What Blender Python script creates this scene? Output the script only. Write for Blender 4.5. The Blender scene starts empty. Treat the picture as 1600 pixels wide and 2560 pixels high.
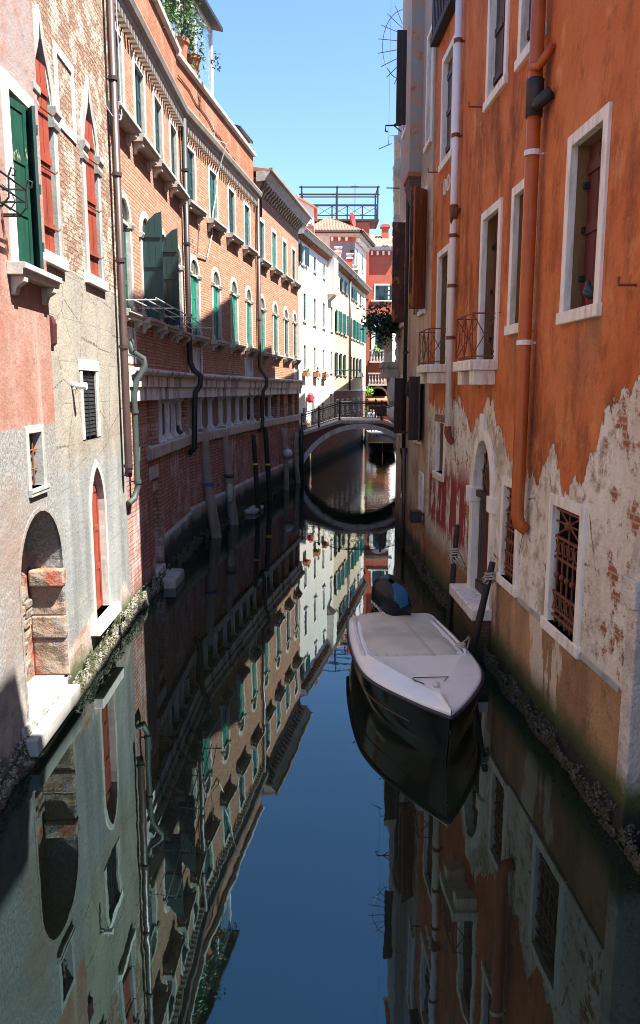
import bpy, bmesh, math, random
from mathutils import Vector, Matrix, noise as mnoise
from mathutils.geometry import delaunay_2d_cdt
random.seed(7)
R = math.radians
sc = bpy.context.scene
COL = sc.collection

# ------------------------------------------------------------------ camera, sky, sun, exposure
cd = bpy.data.cameras.new('camera'); cam = bpy.data.objects.new('camera', cd); COL.objects.link(cam)
cam.location = (0, 0, 4.1); cam.rotation_euler = (R(90 - 9.21), 0, 0)
cd.sensor_fit = 'HORIZONTAL'; cd.sensor_width = 36; cd.lens = 1900 / 1600 * 36; cd.clip_end = 2000; cd.clip_start = .05
sc.camera = cam
SUNDIR = Vector((-.18, .08, -.33)).normalized()
w = bpy.data.worlds.new('World'); sc.world = w; w.use_nodes = True
wn = w.node_tree; bg = wn.nodes['Background']
sky = wn.nodes.new('ShaderNodeTexSky'); sky.sky_type = 'NISHITA'; sky.sun_disc = False
sky.sun_elevation = math.asin(-SUNDIR.z); sky.sun_rotation = math.atan2(-SUNDIR.x, -SUNDIR.y)
sky.air_density = 1.0; sky.dust_density = .35; sky.ozone_density = 7.0
wn.links.new(sky.outputs[0], bg.inputs[0]); bg.inputs[1].default_value = .078
sd = bpy.data.lights.new('sun', 'SUN'); sd.energy = 4.3; sd.angle = R(.5); sd.color = (1, .95, .87)
sun = bpy.data.objects.new('sun', sd); COL.objects.link(sun); sun.location = (20, -8, 40)
sun.rotation_euler = Vector((0, 0, -1)).rotation_difference(SUNDIR).to_euler()
sc.view_settings.view_transform = 'Standard'; sc.view_settings.look = 'None'
sc.view_settings.exposure = 2.15; sc.view_settings.gamma = 1
sc.render.engine = 'CYCLES'
sc.cycles.max_bounces = 10; sc.cycles.diffuse_bounces = 6; sc.cycles.glossy_bounces = 4
sc.cycles.caustics_reflective = False; sc.cycles.caustics_refractive = False
sc.cycles.use_denoising = True; sc.cycles.filter_width = 1.0

# ------------------------------------------------------------------ node helper
class G:
    def __init__(s, name):
        s.m = bpy.data.materials.new(name); s.m.use_nodes = True; s.t = s.m.node_tree
        s.b = s.t.nodes['Principled BSDF']; s.tc = s.t.nodes.new('ShaderNodeTexCoord')
        sp = s.t.nodes.new('ShaderNodeSeparateXYZ'); s.t.links.new(s.tc.outputs['Object'], sp.inputs[0])
        s.x, s.y, s.z = sp.outputs; s.o = s.tc.outputs['Object']
    def put(s, sock, v):
        if isinstance(v, bpy.types.NodeSocket): s.t.links.new(v, sock)
        elif isinstance(v, (tuple, list)) and len(v) == 3 and sock.type == 'RGBA': sock.default_value = (*v, 1)
        else: sock.default_value = v
    def math(s, op, a, b=0., clamp=False):
        n = s.t.nodes.new('ShaderNodeMath'); n.operation = op; n.use_clamp = clamp
        s.put(n.inputs[0], a); s.put(n.inputs[1], b); return n.outputs[0]
    def add(s, a, b): return s.math('ADD', a, b)
    def sub(s, a, b): return s.math('SUBTRACT', a, b)
    def mul(s, a, b): return s.math('MULTIPLY', a, b)
    def mx(s, a, b): return s.math('MAXIMUM', a, b)
    def mix(s, f, a, b, mode='MIX'):
        n = s.t.nodes.new('ShaderNodeMix'); n.data_type = 'RGBA'; n.blend_type = mode
        s.put(n.inputs[0], f); s.put(n.inputs[6], a); s.put(n.inputs[7], b); return n.outputs[2]
    def vec(s, sx, sy, sz):
        n = s.t.nodes.new('ShaderNodeMapping'); s.t.links.new(s.o, n.inputs[0]); n.inputs['Scale'].default_value = (sx, sy, sz)
        return n.outputs[0]
    def noise(s, scale, detail=5, rough=.55, vec=None, dist=0.):
        n = s.t.nodes.new('ShaderNodeTexNoise'); s.put(n.inputs['Vector'], vec or s.o)
        n.inputs['Scale'].default_value = scale; n.inputs['Detail'].default_value = detail
        n.inputs['Roughness'].default_value = rough; n.inputs['Distortion'].default_value = dist; return n.outputs[0]
    def vor(s, scale, vec=None, feature='F1'):
        n = s.t.nodes.new('ShaderNodeTexVoronoi'); s.put(n.inputs['Vector'], vec or s.o); n.feature = feature
        n.inputs['Scale'].default_value = scale; return n.outputs[0]
    def step(s, v, a, b):
        n = s.t.nodes.new('ShaderNodeMapRange'); n.clamp = True
        s.put(n.inputs[0], v); n.inputs[1].default_value = a; n.inputs[2].default_value = b; return n.outputs[0]
    def ramp(s, f, stops):
        n = s.t.nodes.new('ShaderNodeValToRGB'); s.put(n.inputs[0], f); e = n.color_ramp.elements
        while len(e) < len(stops): e.new(.5)
        for k, (p, c) in enumerate(stops):
            e[k].position = p; e[k].color = (*c, 1) if isinstance(c, tuple) else (c, c, c, 1)
        return n.outputs[0]
    def brick(s, c1, c2, mo, bw=.25, rh=.066, ms=.009):
        cb = s.t.nodes.new('ShaderNodeCombineXYZ'); s.put(cb.inputs[0], s.add(s.x, s.y))
        wob = s.mul(s.sub(s.noise(1.2, 2), .5), .06); s.put(cb.inputs[1], s.add(s.z, wob))
        n = s.t.nodes.new('ShaderNodeTexBrick'); s.t.links.new(cb.outputs[0], n.inputs['Vector'])
        s.put(n.inputs['Color1'], c1); s.put(n.inputs['Color2'], c2); s.put(n.inputs['Mortar'], mo)
        n.inputs['Scale'].default_value = 1; n.inputs['Mortar Size'].default_value = ms
        n.inputs['Mortar Smooth'].default_value = .3; n.inputs['Brick Width'].default_value = bw; n.inputs['Row Height'].default_value = rh
        return n.outputs[0], n.outputs[1]
    def bump(s, h, dist=.01, strength=1.):
        n = s.t.nodes.new('ShaderNodeBump'); n.inputs['Strength'].default_value = strength; n.inputs['Distance'].default_value = dist
        s.put(n.inputs['Height'], h); s.t.links.new(n.outputs[0], s.b.inputs['Normal'])
    def end(s, col, rough=.9, metal=0., spec=None):
        s.put(s.b.inputs['Base Color'], col); s.put(s.b.inputs['Roughness'], rough); s.put(s.b.inputs['Metallic'], metal)
        if spec is not None: s.b.inputs['Specular IOR Level'].default_value = spec
        return s.m

def plain(name, c, rough=.8, var=.3, scale=6, bump=.004, metal=0, c2=None, streak=True, spec=None):
    g = G(name); n = g.noise(scale, 6, .6); k = g.noise(scale * .35, 5, .65, g.vec(3, 3, .5)) if streak else g.noise(scale * .4, 4)
    d = c2 or tuple(x * (1 - var) for x in c); hi = tuple(min(1, x * (1 + var * .5)) for x in c)
    col = g.mix(g.step(n, .35, .7), c, hi); col = g.mix(g.step(k, .5, .78), col, d)
    if bump: g.bump(g.add(n, g.mul(g.noise(scale * 9, 3), .4)), bump)
    return g.end(col, rough, metal, spec)

# ------------------------------------------------------------------ mesh helper; wall frame: x along wall, d out of wall, z up
class MB:
    def __init__(s): s.v = []; s.f = []
    def add(s, vs, fs):
        o = len(s.v); s.v += [tuple(v) for v in vs]; s.f += [tuple(i + o for i in f) for f in fs]; return s
    def box(s, x0, x1, d0, d1, z0, z1):
        vs = [(x, -d, z) for z in (z0, z1) for d in (d0, d1) for x in (x0, x1)]
        return s.add(vs, [(0, 1, 3, 2), (4, 6, 7, 5), (0, 4, 5, 1), (2, 3, 7, 6), (0, 2, 6, 4), (1, 5, 7, 3)])
    def prism(s, o, d0, d1):
        n = len(o); vs = [(x, -d0, z) for x, z in o] + [(x, -d1, z) for x, z in o]
        return s.add(vs, [tuple(range(n)), tuple(range(2 * n - 1, n - 1, -1))] + [(i, (i + 1) % n, n + (i + 1) % n, n + i) for i in range(n)])
    def prof(s, p, x0, x1):
        n = len(p); vs = [(x0, -d, z) for d, z in p] + [(x1, -d, z) for d, z in p]
        return s.add(vs, [tuple(range(n)), tuple(range(2 * n - 1, n - 1, -1))] + [(i, (i + 1) % n, n + (i + 1) % n, n + i) for i in range(n)])
    def ring(s, a, b, d0, d1):
        n = len(a); vs = [(x, -d, z) for d in (d0, d1) for q in (a, b) for x, z in q]; f = []
        for i in range(n):
            j = (i + 1) % n
            f += [(i, j, n + j, n + i), (2 * n + i, 3 * n + i, 3 * n + j, 2 * n + j), (i, 2 * n + i, 2 * n + j, j), (n + i, n + j, 3 * n + j, 3 * n + i)]
        return s.add(vs, f)
    def tube(s, pts, r, n=8):   # pts are (x, d, z)
        P = [Vector((x, -d, z)) for x, d, z in pts]; rs = r if isinstance(r, list) else [r] * len(P); vs = []; up = None
        for i, p in enumerate(P):
            t = (P[min(i + 1, len(P) - 1)] - P[max(i - 1, 0)]).normalized()
            if up is None: up = t.orthogonal().normalized()
            up = (up - t * up.dot(t)); up = up.normalized() if up.length > 1e-6 else t.orthogonal().normalized()
            q = t.cross(up)
            vs += [p + (up * math.cos(2 * math.pi * k / n) + q * math.sin(2 * math.pi * k / n)) * rs[i] for k in range(n)]
        m = len(P)
        f = [(i * n + k, i * n + (k + 1) % n, (i + 1) * n + (k + 1) % n, (i + 1) * n + k) for i in range(m - 1) for k in range(n)]
        return s.add(vs, f + [tuple(range(n - 1, -1, -1)), tuple((m - 1) * n + k for k in range(n))])
    def lathe(s, p, x=0, d=0, z=0, n=12):   # p: (radius, height)
        vs = [(x + r * math.cos(2 * math.pi * k / n), -d + r * math.sin(2 * math.pi * k / n), z + h) for r, h in p for k in range(n)]; m = len(p)
        f = [(i * n + k, i * n + (k + 1) % n, (i + 1) * n + (k + 1) % n, (i + 1) * n + k) for i in range(m - 1) for k in range(n)]
        return s.add(vs, f + [tuple(range(n - 1, -1, -1)), tuple((m - 1) * n + k for k in range(n))])
    def sheet(s, rows):
        m, n = len(rows), len(rows[0])
        return s.add([v for r in rows for v in r], [(i * n + k, i * n + k + 1, (i + 1) * n + k + 1, (i + 1) * n + k) for i in range(m - 1) for k in range(n - 1)])
    def wall(s, outline, holes, d=0., subdiv=0):
        """front face with real openings; holes = [(polygon, depth)]"""
        vs = []; es = []
        for poly in [outline] + [h[0] for h in holes]:
            o = len(vs); vs += [Vector(p) for p in poly]; es += [(o + i, o + (i + 1) % len(poly)) for i in range(len(poly))]
        V, _, F, *_ = delaunay_2d_cdt(vs, es, [], 0, 1e-5)
        def inside(p, poly):
            c = False; j = len(poly) - 1
            for i in range(len(poly)):
                (xi, zi), (xj, zj) = poly[i], poly[j]
                if (zi > p[1]) != (zj > p[1]) and p[0] < (xj - xi) * (p[1] - zi) / (zj - zi) + xi: c = not c
                j = i
            return c
        keep = []
        for f in F:
            c = (sum(V[i][0] for i in f) / len(f), sum(V[i][1] for i in f) / len(f))
            if inside(c, outline) and not any(inside(c, h[0]) for h in holes): keep.append(tuple(f))
        s.add([(v[0], -d, v[1]) for v in V], keep)
        for poly, dep in holes:
            n = len(poly); s.add([(x, -d, z) for x, z in poly] + [(x, -d + dep, z) for x, z in poly], [(i, (i + 1) % n, n + (i + 1) % n, n + i) for i in range(n)])
        return s
    def body(s, x0, x1, z0, z1, depth, d=0., roof=True):
        f = [(0, 1, 5, 4), (1, 3, 7, 5), (3, 2, 6, 7), (2, 0, 4, 6)]
        vs = [(x, y, z) for z in (z0, z1) for y in (-d, depth) for x in (x0, x1)]
        return s.add(vs, [(0, 4, 6, 2), (1, 3, 7, 5), (2, 6, 7, 3)] + ([(4, 5, 7, 6)] if roof else []))
    def build(s, name, mat, parent=None, M=None, smooth=False, bevel=0., recalc=True, world=None):
        me = bpy.data.meshes.new(name); me.from_pydata(s.v, [], s.f); me.update()
        if recalc:
            b = bmesh.new(); b.from_mesh(me); bmesh.ops.recalc_face_normals(b, faces=b.faces); b.to_mesh(me); b.free()
        me.materials.append(mat)
        if smooth: me.polygons.foreach_set('use_smooth', [True] * len(me.polygons))
        o = bpy.data.objects.new(name, me); COL.objects.link(o)
        M = M or Matrix(); WM[o.name] = M.copy()
        if parent: o.parent = parent; o.matrix_basis = WM[parent.name].inverted() @ M
        else: o.matrix_basis = M
        if bevel:
            bv = o.modifiers.new('bevel', 'BEVEL'); bv.width = bevel; bv.segments = 2; bv.limit_method = 'ANGLE'
        return o
WM = {}
def tag(o, label, cat, group=None, kind=None):
    if label: o['label'] = label
    if cat: o['category'] = cat
    if group: o['group'] = group
    if kind: o['kind'] = kind
    return o
def thing(name, label, cat, M, group=None):
    o = bpy.data.objects.new(name, None); COL.objects.link(o); o.empty_display_size = .2
    o.matrix_basis = M; WM[o.name] = M.copy(); return tag(o, label, cat, group)
def T(x, d, z): return Matrix.Translation((x, -d, z))
def repeat(name, mb, mat, parent, M0, xs):
    """one object per repeat, sharing one mesh, each shifted along the wall"""
    first = mb.build(name, mat, parent, M0 @ T(xs[0], 0, 0))
    for x in xs[1:]:
        o = first.copy(); COL.objects.link(o); o.parent = parent; WM[o.name] = M0 @ T(x, 0, 0); o.matrix_basis = WM[parent.name].inverted() @ WM[o.name]
class Wall:
    def __init__(s, A, B):
        ex, ey = B[0] - A[0], B[1] - A[1]; s.L = math.hypot(ex, ey); s.M = Matrix.Translation((A[0], A[1], 0)) @ Matrix.Rotation(math.atan2(ey, ex), 4, 'Z')
    def at(s, x, d, z): return s.M @ T(x, d, z)
def rect(x0, x1, z0, z1): return [(x0, z0), (x1, z0), (x1, z1), (x0, z1)]
def arch(x0, x1, z0, zs, rise=None, n=12, kind='round'):
    c = (x0 + x1) / 2; r = (x1 - x0) / 2; rise = rise or r; o = [(x0, z0), (x1, z0)]
    for i in range(n + 1):
        if kind == 'round':
            a = math.pi * i / n; o.append((c + r * math.cos(a), zs + rise * math.sin(a)))
        else:
            t = 2 * i / n; k = t if t <= 1 else 2 - t; sg = 1 if t <= 1 else -1
            if kind == 'pointed': p = ((r, 0), (r, .55 * rise), (.45 * r, .9 * rise), (0, rise))
            else: p = ((r, 0), (r * 1.02, .5 * rise), (.12 * r, .48 * rise), (0, rise))
            q = [(1 - k) ** 3 * p[0][j] + 3 * k * (1 - k) ** 2 * p[1][j] + 3 * k * k * (1 - k) * p[2][j] + k ** 3 * p[3][j] for j in (0, 1)]
            o.append((c + sg * q[0], zs + q[1]))
    return o
def grow(poly, a, bottom=None):
    """offset an opening outline outwards by a (same vertex count)"""
    n = len(poly); out = []
    area = sum(poly[i][0] * poly[(i + 1) % n][1] - poly[(i + 1) % n][0] * poly[i][1] for i in range(n)); sg = 1 if area > 0 else -1
    for i in range(n):
        p0, p1, p2 = Vector(poly[i - 1]), Vector(poly[i]), Vector(poly[(i + 1) % n])
        d1 = (p1 - p0); d2 = (p2 - p1)
        if d1.length < 1e-6: d1 = d2
        if d2.length < 1e-6: d2 = d1
        d1.normalize(); d2.normalize(); n1 = Vector((d1.y, -d1.x)) * sg; n2 = Vector((d2.y, -d2.x)) * sg
        m = n1 + n2; m = m / max(m.dot(n1), .35) if m.length > 1e-6 else n1
        q = p1 + m * a
        if bottom is not None and i < 2: q.y = p1.y - bottom
        out.append((q.x, q.y))
    return out

# ------------------------------------------------------------------ materials
M = {}
M['stone'] = plain('istrian_stone', (.42, .395, .355), .75, .5, 7, .008, c2=(.17, .16, .145))
M['stone_grey'] = plain('grey_stone', (.60, .60, .61), .8, .4, 4, .006, c2=(.28, .285, .29))
M['white_stone'] = plain('white_stone', (.80, .77, .72), .7, .2, 9, .010, c2=(.40, .35, .29))
M['green'] = plain('green_shutter_paint', (.012, .085, .068), .45, .5, 3, .002)
M['green_dark'] = plain('dark_green_paint', (.008, .035, .034), .45, .5, 3, .002)
M['green_bright'] = plain('bright_green_paint', (.01, .17, .115), .45, .4, 3, .002)
M['louver'] = plain('pale_louvre_paint', (.36, .38, .33), .6, .3, 4, .002)
M['maroon'] = plain('maroon_shutter_paint', (.085, .018, .018), .55, .6, 3, .004)
M['dark_maroon'] = plain('dark_maroon_paint', (.035, .015, .015), .5, .5, 3, .003)
M['red_shutter'] = plain('red_shutter_paint', (.22, .038, .017), .65, .6, 6, .006)
M['ochre'] = plain('ochre_reveal_plaster', (.19, .115, .05), .9, .6, 4, .008, c2=(.08, .05, .025))
M['dark'] = plain('dark_interior', (.012, .012, .012), .9, .3, 3, 0)
M['iron'] = plain('black_iron', (.015, .016, .018), .5, .4, 8, .001)
M['rust'] = plain('rusty_iron', (.16, .05, .022), .75, .6, 14, .002, c2=(.05, .018, .01))
M['brown_pipe'] = plain('brown_metal_pipe', (.06, .036, .031), .4, .5, 4, .002)
M['green_pipe'] = plain('weathered_copper_pipe', (.04, .055, .05), .6, .5, 4, .002, c2=(.02, .025, .024))
M['black_pipe'] = plain('dark_pipe', (.02, .018, .018), .5, .4, 4, .001)
M['white_pipe'] = plain('white_pipe', (.78, .76, .77), .45, .15, 3, .001, c2=(.58, .5, .46))
M['orange_pipe'] = plain('orange_painted_pipe', (.40, .088, .012), .42, .5, 6, .006, c2=(.13, .03, .010))
M['wood'] = plain('grey_weathered_wood', (.24, .195, .165), .85, .6, 3, .012, c2=(.08, .06, .05))
M['black_wood'] = plain('tarred_wood', (.018, .015, .013), .7, .5, 4, .008)
M['dark_wood'] = plain('dark_door_wood', (.045, .028, .022), .6, .6, 3, .006)
M['copper_gutter'] = plain('eaves_gutter', (.24, .195, .155), .5, .4, 3, .001)
M['terracotta'] = plain('terracotta', (.36, .13, .06), .85, .3, 8, .004)
M['concrete'] = plain('pale_concrete', (.3, .3, .28), .9, .5, 3, .008, c2=(.1, .105, .09))
M['zinc'] = plain('zinc_white', (.5, .52, .52), .5, .2, 4, 0)

def glass_mat():
    g = G('window_glass'); return g.end((.03, .04, .05), .05, 0, .8)
M['glass'] = glass_mat()
def leaf_mat(name, a, b):
    g = G(name); n = g.noise(3.5, 3); c = g.mix(g.step(n, .35, .65), a, b)
    g.b.inputs['Transmission Weight'].default_value = 0; g.b.inputs['Subsurface Weight'].default_value = 0
    return g.end(c, .55)
M['leaf'] = leaf_mat('leaves', (.03, .085, .018), (.07, .16, .03))
M['leaf_dark'] = leaf_mat('dark_leaves', (.008, .03, .012), (.02, .06, .02))
M['leaf_bright'] = leaf_mat('bright_leaves', (.1, .26, .02), (.2, .4, .04))

def paint_shutter_peel():
    g = G('peeling_green_paint'); n = g.noise(2.2, 6, .7, g.vec(2.5, 1, 1)); k = g.noise(5, 4, .6, g.vec(4, 1, .5))
    c = g.mix(g.step(k, .4, .7), (.006, .045, .03), (.011, .075, .05))
    c = g.mix(g.mul(g.step(n, .6, .63), g.step(g.z, .9, 1.35)), c, (.5, .4, .27)); return g.end(c, .5)
M['green_peel'] = paint_shutter_peel()
def paint_board_peel():
    g = G('peeling_brown_paint'); n = g.noise(4, 6, .7, g.vec(1.5, 1.5, .6)); k = g.noise(3, 4)
    c = g.mix(g.step(k, .4, .65), (.05, .018, .014), (.13, .035, .02)); c = g.mix(g.step(n, .57, .6), c, (.33, .16, .03)); return g.end(c, .6)
M['board_peel'] = paint_board_peel()
def orange_wood():
    g = G('rust_orange_board'); k = g.noise(3, 5, .6, g.vec(4, 4, .4)); n = g.noise(5, 5, .7, g.vec(2, 2, .8))
    c = g.mix(g.step(k, .35, .7), (.32, .085, .02), (.14, .035, .012)); c = g.mix(g.step(n, .66, .69), c, (.5, .28, .05)); return g.end(c, .6)
M['orange_wood'] = orange_wood()

def tidal(g, col, top=.45, amp=.35, moss=(.028, .04, .012), slime=(.012, .014, .011)):
    """algae and slime left by the tide at the wall's foot"""
    n = g.noise(1.6, 6, .65); e = g.add(g.z, g.mul(g.sub(n, .5), amp * 2))
    col = g.mix(g.step(e, top + .22, top - .06), col, moss)
    return g.mix(g.step(e, top - .08, top - .25), col, slime)

def brick_wall(name, c1, c2, mo, salt=0., low=None, grime=.5, tide=True, pale=None):
    g = G(name); c, f = g.brick(c1, c2, mo)
    n = g.noise(.9, 7, .65); n2 = g.noise(7, 4, .6); n3 = g.noise(2.6, 6, .7, g.vec(2, 2, .35))
    c = g.mix(g.step(n2, .4, .75), c, g.mix(.5, c, mo)); 
    c = g.mix(g.mul(g.step(n3, .52, .75), grime), c, tuple(x * .35 for x in c1))
    if pale: c = g.mix(g.mul(g.step(n, .5, .68), .7), c, pale)
    if low:
        zl, l1, l2 = low; cl, fl = g.brick(l1, l2, (.16, .12, .11), .26, .085, .014)
        s = g.noise(.75, 7, .7); cl = g.mix(g.mul(g.step(s, .5, .66), salt), cl, (.56, .50, .50))
        cl = g.mix(g.mul(g.step(n3, .5, .66), .75), cl, (.09, .055, .05))
        c = g.mix(g.step(g.add(g.z, g.mul(g.sub(n, .5), .2)), zl - .02, zl + .02), cl, c)
    if tide: c = tidal(g, c, .3, .2)
    g.bump(g.add(g.mul(f, -1.), g.mul(n2, 1.1)), .022)
    return g.end(c, .92)
M['brick_palace'] = brick_wall('salmon_brick', (.55, .29, .18), (.40, .185, .105), (.2, .115, .075), .95, (3.4, (.58, .25, .19), (.40, .165, .13)), .6)
M['attic_brick'] = brick_wall('orange_attic_brick', (.48, .155, .065), (.36, .11, .05), (.20, .095, .05), grime=.9, tide=False, pale=(.45, .3, .2))

def pink_plaster():
    g = G('pink_plaster_and_cement'); n = g.noise(.7, 7, .65); st = g.noise(1.1, 6, .65, g.vec(2.4, 2.4, .3)); f = g.noise(26, 3, .7); m = g.noise(3, 6, .65)
    pk = g.mix(g.step(st, .38, .64), (.27, .125, .088), (.32, .19, .15)); pk = g.mix(g.step(n, .48, .68), pk, (.28, .10, .058))
    pk = g.mix(g.mul(g.step(g.noise(1.5, 8, .72, g.vec(1.3, 1.3, .6)), .52, .66), .8), pk, (.36, .27, .225)); pk = g.mix(g.mul(g.step(g.noise(2.1, 7, .72, g.vec(1.6, 1.6, .4)), .56, .68), .75), pk, (.2, .075, .045)); pk = g.mix(g.mul(g.step(g.noise(1, 6, .65, g.vec(3.5, 3.5, .2)), .58, .7), .6), pk, (.42, .30, .24)); up = g.mix(g.step(g.add(g.z, g.mul(n, 1.5)), 6.3, 7.6), pk, g.mix(g.step(m, .45, .65), (.27, .22, .21), (.28, .16, .125)))
    ce = g.mix(g.step(f, .4, .62), (.15, .15, .145), (.30, .295, .28)); ce = g.mix(g.step(n, .45, .65), ce, (.22, .165, .135))
    c = g.mix(g.step(g.add(g.z, g.mul(g.sub(m, .5), .04)), 3.66, 3.69), ce, up)
    lo = g.mix(g.step(m, .42, .6), (.2, .19, .18), (.36, .32, .27)); c = g.mix(g.step(g.add(g.z, g.mul(g.sub(m, .5), 1.4)), 1.3, .95), c, lo)
    c = tidal(g, c, .2, .3); c = g.mix(g.mul(g.step(g.noise(6, 6, .7), .6, .72), .6), c, (.12, .1, .085)); g.bump(g.add(g.add(n, g.mul(f, .22)), m), .028); return g.end(c, .95)
M['pink'] = pink_plaster()

def gothic_plaster():
    g = G('worn_brick_and_scored_plaster'); br, bf = g.brick((.38, .23, .15), (.26, .12, .075), (.2, .15, .11), .25, .072, .014)
    n = g.noise(.8, 8, .7); m = g.noise(2.4, 7, .7); f = g.noise(18, 4, .65); st = g.noise(1.1, 6, .6, g.vec(2.2, 2.2, .3))
    br = g.mix(g.step(m, .48, .55), br, (.45, .39, .31)); br = g.mix(g.mul(g.step(f, .55, .66), .8), br, (.13, .085, .055)); br = g.mix(g.step(n, .6, .66), br, (.25, .07, .03))
    pl = g.mix(g.step(st, .36, .66), (.31, .275, .22), (.25, .235, .2)); pl = g.mix(g.mul(g.step(n, .5, .66), .8), pl, (.17, .15, .12)); pl = g.mix(g.mul(g.step(st, .6, .7), .7), pl, (.18, .155, .12)); pl = g.mix(g.step(g.add(g.vor(1.1, None, 'DISTANCE_TO_EDGE'), g.mul(g.sub(f, .5), .06)), .01, .002), pl, (.1, .085, .07))
    gr = g.mix(g.step(st, .36, .64), (.27, .28, .275), (.16, .165, .16)); gr = g.mix(g.step(m, .57, .72), gr, (.38, .33, .25))
    pl = g.mix(g.step(g.add(g.z, g.mul(g.sub(n, .5), 2.2)), 3.4, 2.9), pl, gr)
    zz = g.math('MODULO', g.add(g.z, .02), .56); ln = g.mul(g.step(zz, .012, .004), g.step(m, .62, .45)); pl = g.mix(ln, pl, (.13, .11, .09))
    ez = g.add(g.z, g.mul(g.sub(m, .5), .35)); c = g.mix(g.step(ez, 5.64, 5.69), pl, br)
    rb = g.mix(g.step(n, .42, .56), br, (.36, .30, .27)); c = g.mix(g.step(g.add(g.z, g.mul(g.sub(n, .5), 2.4)), .75, .66), c, rb)
    c = tidal(g, c, .32, .25, (.05, .065, .02), (.02, .024, .016))
    bb = g.step(ez, 5.64, 5.72)
    g.bump(g.add(g.add(g.mul(bf, g.mul(bb, -1.3)), g.mul(f, g.add(.35, g.mul(bb, .9)))), g.mul(m, 1.)), .03); return g.end(c, .93)
M['gothic'] = gothic_plaster()

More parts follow.
